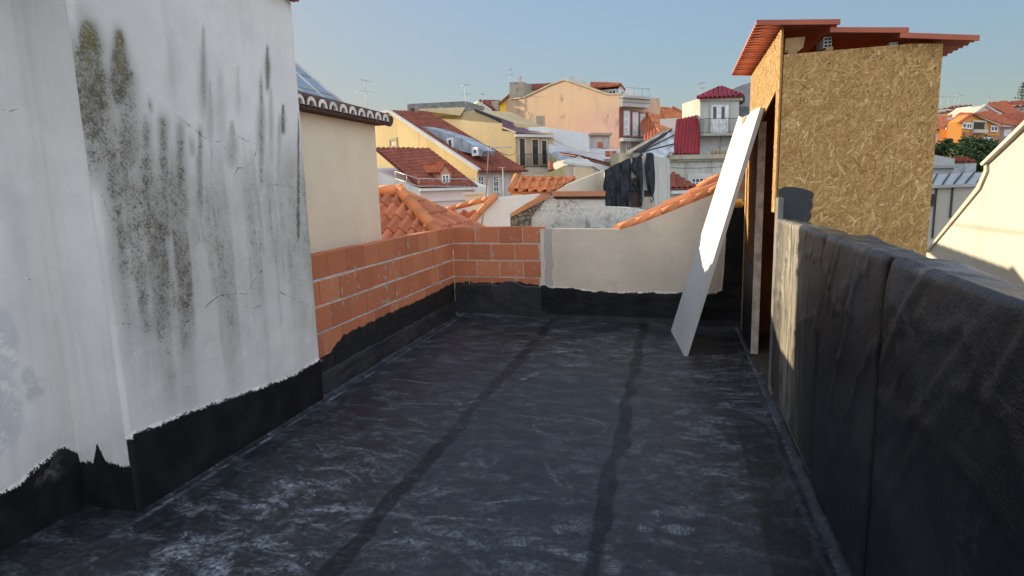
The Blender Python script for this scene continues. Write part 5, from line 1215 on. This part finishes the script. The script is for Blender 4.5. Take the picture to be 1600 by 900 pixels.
# ------------------------------------------------------------------ right-hand side
def white_gable():
    X = 4.0
    root = thing('white_gable_house', 'big sunlit cream gable wall with a grey coping beyond the parapet', 'house', (X, 9, -6))
    pts = [(1700, 90), (1549, 241), (1540.5, 257), (1540.5, 268), (1528, 295), (1447, 392)]
    q = [onx(x, y, X) for x, y in pts]; lo = [Vector((X, q[-1].y+.15, -8)), Vector((X, 4.5, -8)), Vector((X, 4.5, q[0].z))]
    b = MB(); b.prism(q+lo, (.5, 0, 0)); b.build('wall', plaster((.53, .48, .39), .16, .5), root)
    b = MB(); C_ = flat('coping', (.40, .38, .35), .7)
    e = [onx(x, y, X-.06) for x, y in ((1700, 88), (1549, 238), (1531, 255.5), (1533, 259), (1549, 244), (1700, 98))]
    b.prism(e, (.6, 0, 0)); b.build('coping', C_, root)
    b = MB(); e = [onx(x, y, X-.03) for x, y in ((1537, 257), (1541, 257), (1541, 268), (1529, 296), (1449, 393), (1445, 394), (1525, 292), (1537, 266))]; b.prism(e, (.4, 0, 0)); b.build('edge_flashing', plaster((.58, .52, .42), .2), root)
white_gable()
def clad_block():
    f = Pl(1490, 13.5, -48)
    root = thing('metal_clad_block', 'pale standing seam metal clad block between the shed and the cream gable', 'building', (*f.A[:2], -6))
    M = flat('pale_metal', (.52, .48, .40), .5, .4, .10, 1)
    body(root, 'wall', f, [(1440, 291), (1545, 286.5), (1545, None), (1440, None)], .4, M)
    q = [f.p(1440, 290.5, .1), f.p(1545, 286, .1), at(1560, 268, 19), at(1446, 274, 18)]
    b = MB(); b.prism(q, (0, 0, -.06)); b.build('roof', flat('roof_metal', (.42, .42, .42), .4, .5, .1, 1), root)
    DS = flat('dark_seam', (.05, .05, .05), .7)
    for k in range(7):
        t0 = -.02+k*.17; b = MB(); p = q[0]*(1-t0)+q[1]*t0; r = q[3]*(1-t0)+q[2]*t0; z = Vector((0, 0, .004)); b.prism([p+z, p+z+(q[1]-q[0])*.014, r+z+(q[2]-q[3])*.014, r+z], (0, 0, .05)); b.build('roof_seam', DS, root)
    for x, y0, y1 in ((1463, 293, 372), (1488.5, 291, 340)):
        b = MB(); a, z1 = f.sz(x, y0, .02); _, z0 = f.sz(x, y1, .02); f.box(b, a-.018, a+.018, z0, z1, 0, .03); b.build('wall_seam', DS, root)
    b = MB(); a, z1 = f.sz(1455, 303, .02); f.box(b, a-.06, a+.05, z1-.14, z1, 0, .10); f.box(b, a-.0, a+.05, z1-.26, z1-.141, 0, .06); b.build('downpipe_box', IRON, root)
clad_block()
def far_right():
    c = Pl(1475, 45, 5)
    r = thing('grey_concrete_block', 'low grey concrete block in front of the orange house', 'building', (*c.A[:2], -6))
    body(r, 'wall', c, [(1445, 239), (1492, 248), (1492, None), (1445, None)], 4, plaster((.42, .42, .40), .3, .4))
    b = MB(); a0, z = c.sz(1440, 259); a1, _ = c.sz(1493, 259); c.box(b, a0, a1, z-.2, z, 0, .3); b.build('ledge', GREY, r)
    OR = plaster((.72, .30, .07), .15, .3); g = Pl(1507, 75, -50); f = Pl(1507, 75, 28, .15)
    r = thing('orange_house', 'orange painted house with an open loggia behind the trees', 'house', (*f.A[:2], -6))
    body(r, 'side_wall', g, [(1468, 202), (1507, 202), (1507, None), (1468, None)], 1.5, OR)
    body(r, 'front_wall', f, [(1503, 190), (1521, 178), (1562, 197), (1562, None), (1503, None)], 1.5, OR, -.1)
    body(r, 'lower_front', f, [(1508, 206), (1562, 212), (1562, None), (1508, None)], .3, plaster((.42, .19, .08), .3, .4), .15)  # browner copy of the orange: shade painted into the lower front
    body(r, 'loggia', f, [(1521, 192), (1537, 192), (1537, 206.5), (1521, 206.5)], .1, WOODDK, .02)
    b = MB(); a0, z1 = f.sz(1519, 190.5); a1, z0 = f.sz(1539, 207); f.box(b, a0, a0+.2, z0, z1, -.05, .1); f.box(b, a1-.2, a1, z0, z1, -.05, .1); f.box(b, a0, a1, z1, z1+.2, -.05, .12); f.box(b, a0, a1, z0-.1, z0+.3, .02, .35); b.build('loggia_frame', plaster((.60, .52, .40), .2), r)
    window(r, f, 1548, 196, 1558.5, 206.5, FRAME, GLASS, (2, 1), .18); window(r, f, 1504, 191.5, 1509, 201, FRAME, GLASS, (1, 1), .14); window(r, f, 1510.5, 191.5, 1518, 202, FRAME, GLASS, (2, 1), .16)
    window(r, f, 1538, 214, 1552, 225, FRAME, GLASS, (4, 1), .18, off=.16)
    A = [f.p(1521, 177, .3), at(1546, 176, 84), at(1590, 197, 82), f.p(1564, 198, .3)]
    b = MB(); tiles(b, A, A[3]-A[0], .5, .6, .08, 3, .04, seed=81); A = [f.p(1521, 177, .3), at(1500, 176, 84), at(1478, 196, 80), f.p(1500, 192, .3)]; tiles(b, A, A[3]-A[0], .5, .6, .08, 3, .04, seed=82); b.build('roof', T_RED, r)
    w = Pl(1475, 80, 10)
    r = thing('white_house_far', 'narrow white house with a striped red roof left of the orange house', 'house', (*w.A[:2], -6))
    body(r, 'wall', w, [(1450, 203), (1472, 203), (1472, None), (1450, None)], 5, WHT)
    A = [at(1450, 180, 86), at(1489, 179, 86), w.p(1476, 203, .4), w.p(1448, 203, .4)]
    b = MB(); tiles(b, A, A[3]-A[0], .7, .7, .14, 5, .04, seed=83); b.build('roof', T_ORANGE, r)
    b = MB(); p = at(1483, 190, 84); b.abox(p.x-.4, p.x+.4, p.y-.4, p.y+.4, p.z-2, p.z+.5); b.build('chimney', WHT, r)
    q = Pl(1541, 92, 12)
    r = thing('peach_gable_house', 'peach gable house rising behind the orange house', 'house', (*q.A[:2], -6))
    body(r, 'wall', q, [(1520, 179), (1541, 164.5), (1568, 180), (1568, None), (1520, None)], 5, plaster((.66, .50, .36), .2, .3))
    b = MB(); b.prism(q.poly([(1517, 181), (1541, 162.5), (1570, 180), (1568, 182), (1541, 165.5), (1519, 183)], .25), -q.n*.4); b.build('verge_trim', TRIM, r)
    window(r, q, 1533.5, 174.5, 1544, 181, FRAME, FRAME, (1, 1), .2)
    A = [q.p(1541, 163.5, 0), at(1566, 160, 100), at(1600, 179, 98), q.p(1569, 181, 0)]; b = MB(); tiles(b, A, A[3]-A[0], .5, .6, .08, 3, .04, seed=84); b.build('roof', T_RED, r)
    h = Pl(1580, 84, -6)
    r = thing('red_roof_house_far', 'house with broad red roof planes above the cream gable coping', 'house', (*h.A[:2], -6))
    A = [at(1536, 181, 88), at(1640, 176, 92), h.p(1640, 197, .4), h.p(1562, 198, .4)]; b = MB(); tiles(b, A, A[3]-A[0], .5, .6, .08, 3, .04, seed=85); b.build('roof', T_RED, r)
    body(r, 'wall', h, [(1562, 198), (1640, 196), (1640, None), (1562, None)], 4, plaster((.40, .30, .26), .3, .4)); window(r, h, 1569, 203, 1579, 213, FRAME, FRAME, (2, 1), .2)
    k = Pl(1570, 120, -3)
    r = thing('long_terrace_house', 'long pale building with a red roof and dark window band on the right skyline', 'building', (*k.A[:2], -6))
    body(r, 'wall', k, [(1545, 166), (1660, 161), (1660, None), (1545, None)], 6, plaster((.60, .54, .48), .2, .2))
    A = [at(1543, 160.5, 128), at(1660, 154, 128), k.p(1660, 163, .5), k.p(1548, 167, .5)]; b = MB(); tiles(b, A, A[3]-A[0], 1.0, 1.0, .16, 4, .05, seed=86); b.build('roof', T_RED, r)
    for x0, x1 in ((1552, 1560), (1574, 1590), (1592, 1610)): window(r, k, x0, 168.5, x1, 174, plaster((.45, .40, .36), .2), GLASS, (3, 1), .2)
    m = Pl(1495, 125, 8)
    r = thing('hilltop_house', 'hilltop house with a rust coloured roof and white dormer above the orange house', 'house', (*m.A[:2], -6))
    body(r, 'wall', m, [(1455, 176), (1480, 170), (1492, 171), (1516, 168), (1536, 170), (1536, None), (1455, None)], 6, plaster((.50, .42, .32), .3, .2))
    A = [at(1486, 166, 135), at(1519, 163.5, 135), m.p(1515, 176, .5), m.p(1493, 177, .5)]; b = MB(); tiles(b, A, A[3]-A[0], .9, .9, .12, 4, .05, seed=87); A = [at(1450, 174, 138), at(1486, 166, 138), m.p(1490, 173, .4), m.p(1452, 178, .4)]; tiles(b, A, A[3]-A[0], .9, .9, .12, 4, .05, seed=88); b.build('roof', T_OLD, r)
    n = Pl(1525, 118, 14); body(r, 'dormer', n, [(1517, 166), (1533, 164), (1531, 175), (1516, 176)], 3, WHT)
    window(r, n, 1519, 167, 1523, 174, FRAME, GLASS, (1, 1), .2); window(r, n, 1525.5, 166.5, 1530, 173, FRAME, GLASS, (1, 1), .2); body(r, 'terrace_wall', m, [(1497, 177), (1512, 176), (1512, 182), (1497, 182)], .4, WHT, .6)
    # brown lean-to roof among the trees
    r = thing('brown_shed_roof', 'brown tiled shed roof half hidden under the trees', 'roof', (*at(1510, 250, 50)[:2], -6))
    A = [at(1490, 245, 55), at(1512, 246, 54), at(1526, 253, 50), at(1492, 254, 50)]; b = MB(); tiles(b, A, A[3]-A[0], .4, .5, .06, 3, .04, seed=89); b.build('tiles', T_OLD, r)
    b = MB(); b.prism([Vector((p.x, p.y, -8)) for p in A], (0, 0, 8+A[2].z-.1)); b.build('wall', plaster((.40, .42, .42), .9, 1), r)
far_right()

# ------------------------------------------------------------------ trees
LEAF = NM('foliage', .7, .25); LEAF.col(LEAF.mix(LEAF.attr('v'), (.014, .034, .010), (.055, .090, .026)))
BARK = flat('bark', (.13, .10, .07), .9)
def tree(label, base, clumps, leaf, count, seed, name='tree', group=None):
    root = thing(name, label, 'tree', base, group); r = random.Random(seed); base = Vector(base)
    top = sum((Vector(c[0]) for c in clumps), Vector())/len(clumps)
    b = MB(); b.tube([base, base*.5+top*.5+Vector((.1, 0, 0)), top], .22, 8, .5, .07)
    for c, rr in clumps: b.tube([base*.45+top*.55, (Vector(c)+top)*.5, Vector(c)], .08, 6, .5, .03)
    b.build('trunk', BARK, root); b = MB()
    tot = sum(rr**2 for _, rr in clumps)
    for c, rr in clumps:
        c = Vector(c)
        for k in range(int(count*rr**2/tot)):
            d = Vector((r.gauss(0, 1), r.gauss(0, 1), r.gauss(0, 1))).normalized(); rad_ = rr*(r.random()**.4)*(1+.22*math.sin(d.x*7+d.z*5+c.x))
            p = c+Vector((d.x*rad_, d.y*rad_, d.z*rad_*.8)); a = Vector((r.uniform(-1, 1), r.uniform(-1, 1), r.uniform(-.5, .5))).normalized(); q = a.cross(d).normalized(); s = leaf*r.uniform(.6, 1.4)
            b.face([b.vert(p-a*s), b.vert(p+q*s*.5), b.vert(p+a*s), b.vert(p-q*s*.5)], r.random())
    b.build('crown', LEAF.m, root)
def trees():
    d = 58; P = lambda x, y, k=0: at(x, y, d+k)
    g = lambda p: (p.x, p.y, -7)
    tree('dense dark green tree in front of the orange house', g(P(1520, 250)), [(P(1505, 242), 1.3), (P(1520, 232, 1), 1.5), (P(1533, 240), 1.5), (P(1512, 225, 1), .9), (P(1527, 252, -1), 1.6), (P(1543, 250, -1), 1.3), (P(1503, 257, -1), 1.0), (P(1545, 228, 1), 1.0), (P(1555, 240, 1), 1.0)], .16, 6500, 1)
    tree('small dark shrubby tree at the foot of the orange side wall', g(P(1470, 236, 6)), [(P(1463, 236, 6), .8), (P(1474, 230, 6), .9), (P(1483, 236, 6), .8), (P(1492, 232, 5), .7), (P(1480, 222, 6), .5)], .14, 2400, 2)
    r = random.Random(3); base = at(1597, 175, 150); top = at(1598, 127, 150)
    root = thing('norfolk_pine', 'tiered dark pine poking above the right skyline', 'tree', (base.x, base.y, base.z-8))
    b = MB(); b.tube([base-Vector((0, 0, 8)), top], .25, 7, .5, .05); b.build('trunk', BARK, root); b = MB()
    H = top.z-base.z
    for k in range(9):
        z = base.z+H*(.15+.85*k/9); L_ = 2.6*(1-k/10.5)
        for j in range(7):
            a = j*.9+k*.5; dr = Vector((math.cos(a), math.sin(a), .12)); 
            for q in range(26):
                t = r.random(); p = Vector((base.x, base.y, z))+dr*L_*t+Vector((r.gauss(0, .12), r.gauss(0, .12), r.gauss(0, .12))); s = .22
                b.face([b.vert(p), b.vert(p+Vector((r.uniform(-s, s), r.uniform(-s, s), r.uniform(-.1, s)))), b.vert(p+Vector((r.uniform(-s, s), r.uniform(-s, s), r.uniform(-.1, s))))], r.random()*.5)
    b.build('crown', LEAF.m, root)
trees()

# ------------------------------------------------------------------ antennas
def aerial(label, px, y_top, y_base, d, s=1.0, kind=0, turn=0.0, group='television aerials on the roofs'):
    """a mast with one or two yagi booms"""
    p0, p1 = at(px, y_base, d), at(px, y_top, d); h = p1.z-p0.z
    root = thing('tv_aerial', label, 'aerial', p0, group)
    b = MB(); b.tube([Vector(p0)-Vector((0, 0, .3)), Vector((p0.x, p0.y, p1.z))], d*.00034+.006, 6); b.build('mast', ALU, root)
    k = d*.00012+.004
    for f, ln, ne, el in (((1.0, 1.0, 8, .30),) if kind == 0 else ((1.0, 1.0, 8, .28), (.66, .9, 4, .55)) if kind == 1 else ((1.0, .4, 4, .35),)):
        b = MB(); c = Vector((p0.x, p0.y, p0.z+h*f)); a = RH*math.cos(turn+f)+FH*math.sin(turn+f); q = a.cross(Vector((0, 0, 1)))
        b.tube([c-a*ln*.38*s, c+a*ln*.38*s], k, 5)
        for i in range(ne): e = c+a*(i/(ne-1)-.5)*ln*s*.76; w_ = q*el*s*.4*(1+.5*(1-i/ne)); b.tube([e-w_, e+w_], k*.8, 4)
        b.build('boom', ALU, root)
aerial('tall thin aerial above the cream house eaves', 573.5, 126, 178, 42, 1.5, 1, .2)
aerial('dark topped aerial on the grey roof box', 728, 133, 176, 58, 1.6, 1, 1.2)
aerial('short aerial over the small white gable', 754, 147, 165, 76, 1.6, 0, .3)
aerial('bent topped aerial on the stained stair tower', 796.5, 109, 131, 83, 1.6, 1, .9)
aerial('pale aerial left of the red roofed tower', 1095.5, 130, 153, 50, 1.2, 1, .5)
aerial('low aerial above the orange hip roofs', 1080, 163, 178, 60, 1.2, 0, .1)
aerial('leftmost of the four far aerials above the hilltop house', 1470, 151, 172, 126, 2.6, 0, .2)
aerial('second from left of the four far aerials above the hilltop house', 1481, 152, 168, 127, 2.6, 0, .6)
aerial('tallest of the four far aerials above the hilltop house', 1491.5, 146, 167, 126, 2.6, 1, .4)
aerial('rightmost of the four far aerials above the hilltop house', 1498, 150, 166, 127, 2.6, 0, .1)
aerial('small twin aerial over the peach gable', 1543, 152, 166, 118, 2.2, 2, .3)
aerial('white aerial in front of the yellow house facade', 787, 262, 310, 20, .5, 1, .4)
def pole():
    p0, p1 = at(751, 362, 10.2), at(764.5, 224, 10.2)
    root = thing('bent_aerial_pole', 'long leaning rusty aerial pole rising from behind the corner of the brick wall', 'aerial', p0)
    m = at(760, 300, 10.2)
    b = MB(); b.tube([p0, m], .013, 6, .5, .011); b.tube([m, at(763, 238, 10.2)], .009, 6); b.build('mast', flat('rusty_pole', (.30, .22, .17), .7), root)
    b = MB(); c = at(763, 231, 10.2); b.tube([at(761, 231, 10.2), at(800, 230, 10.3)], .008, 5); b.tube([c-Vector((0, 0, .06)), at(774, 216, 10.2)], .006, 5); b.tube([c, at(769, 241, 10.2)], .006, 5)
    for k in range(5): q = at(772+k*6, 230.5, 10.25); b.tube([q-FH*.08-Vector((0, 0, .01)), q+FH*.08], .004, 4)
    b.build('boom', ALU, root)
pole()

# ------------------------------------------------------------------ overhead cables
def cable(label, a, b, sag, r):
    m = MB(); a, b = Vector(a), Vector(b); m.tube([a+(b-a)*k/14-Vector((0, 0, sag*4*(k/14)*(1-k/14))) for k in range(15)], r, 5)
    o = m.build('cable', IRON); tag(o, label, 'cable', 'cables strung between the houses')
cable('thin cable slung low across the front of the yellow gable', at(601, 248, 38), at(742, 288, 36), .5, .014)
cable('thin cable running from the bent aerial pole to the ochre house', at(764, 229, 10.3), at(808, 232, 50), .3, .012)
cable('thin cable sagging in front of the long white house', at(858, 214, 50), at(985, 236, 40), .6, .016)
cable('thin cable crossing the peeling wall of the old tower house', at(1049, 262, 42), at(1150, 258, 41.5), .1, .018)
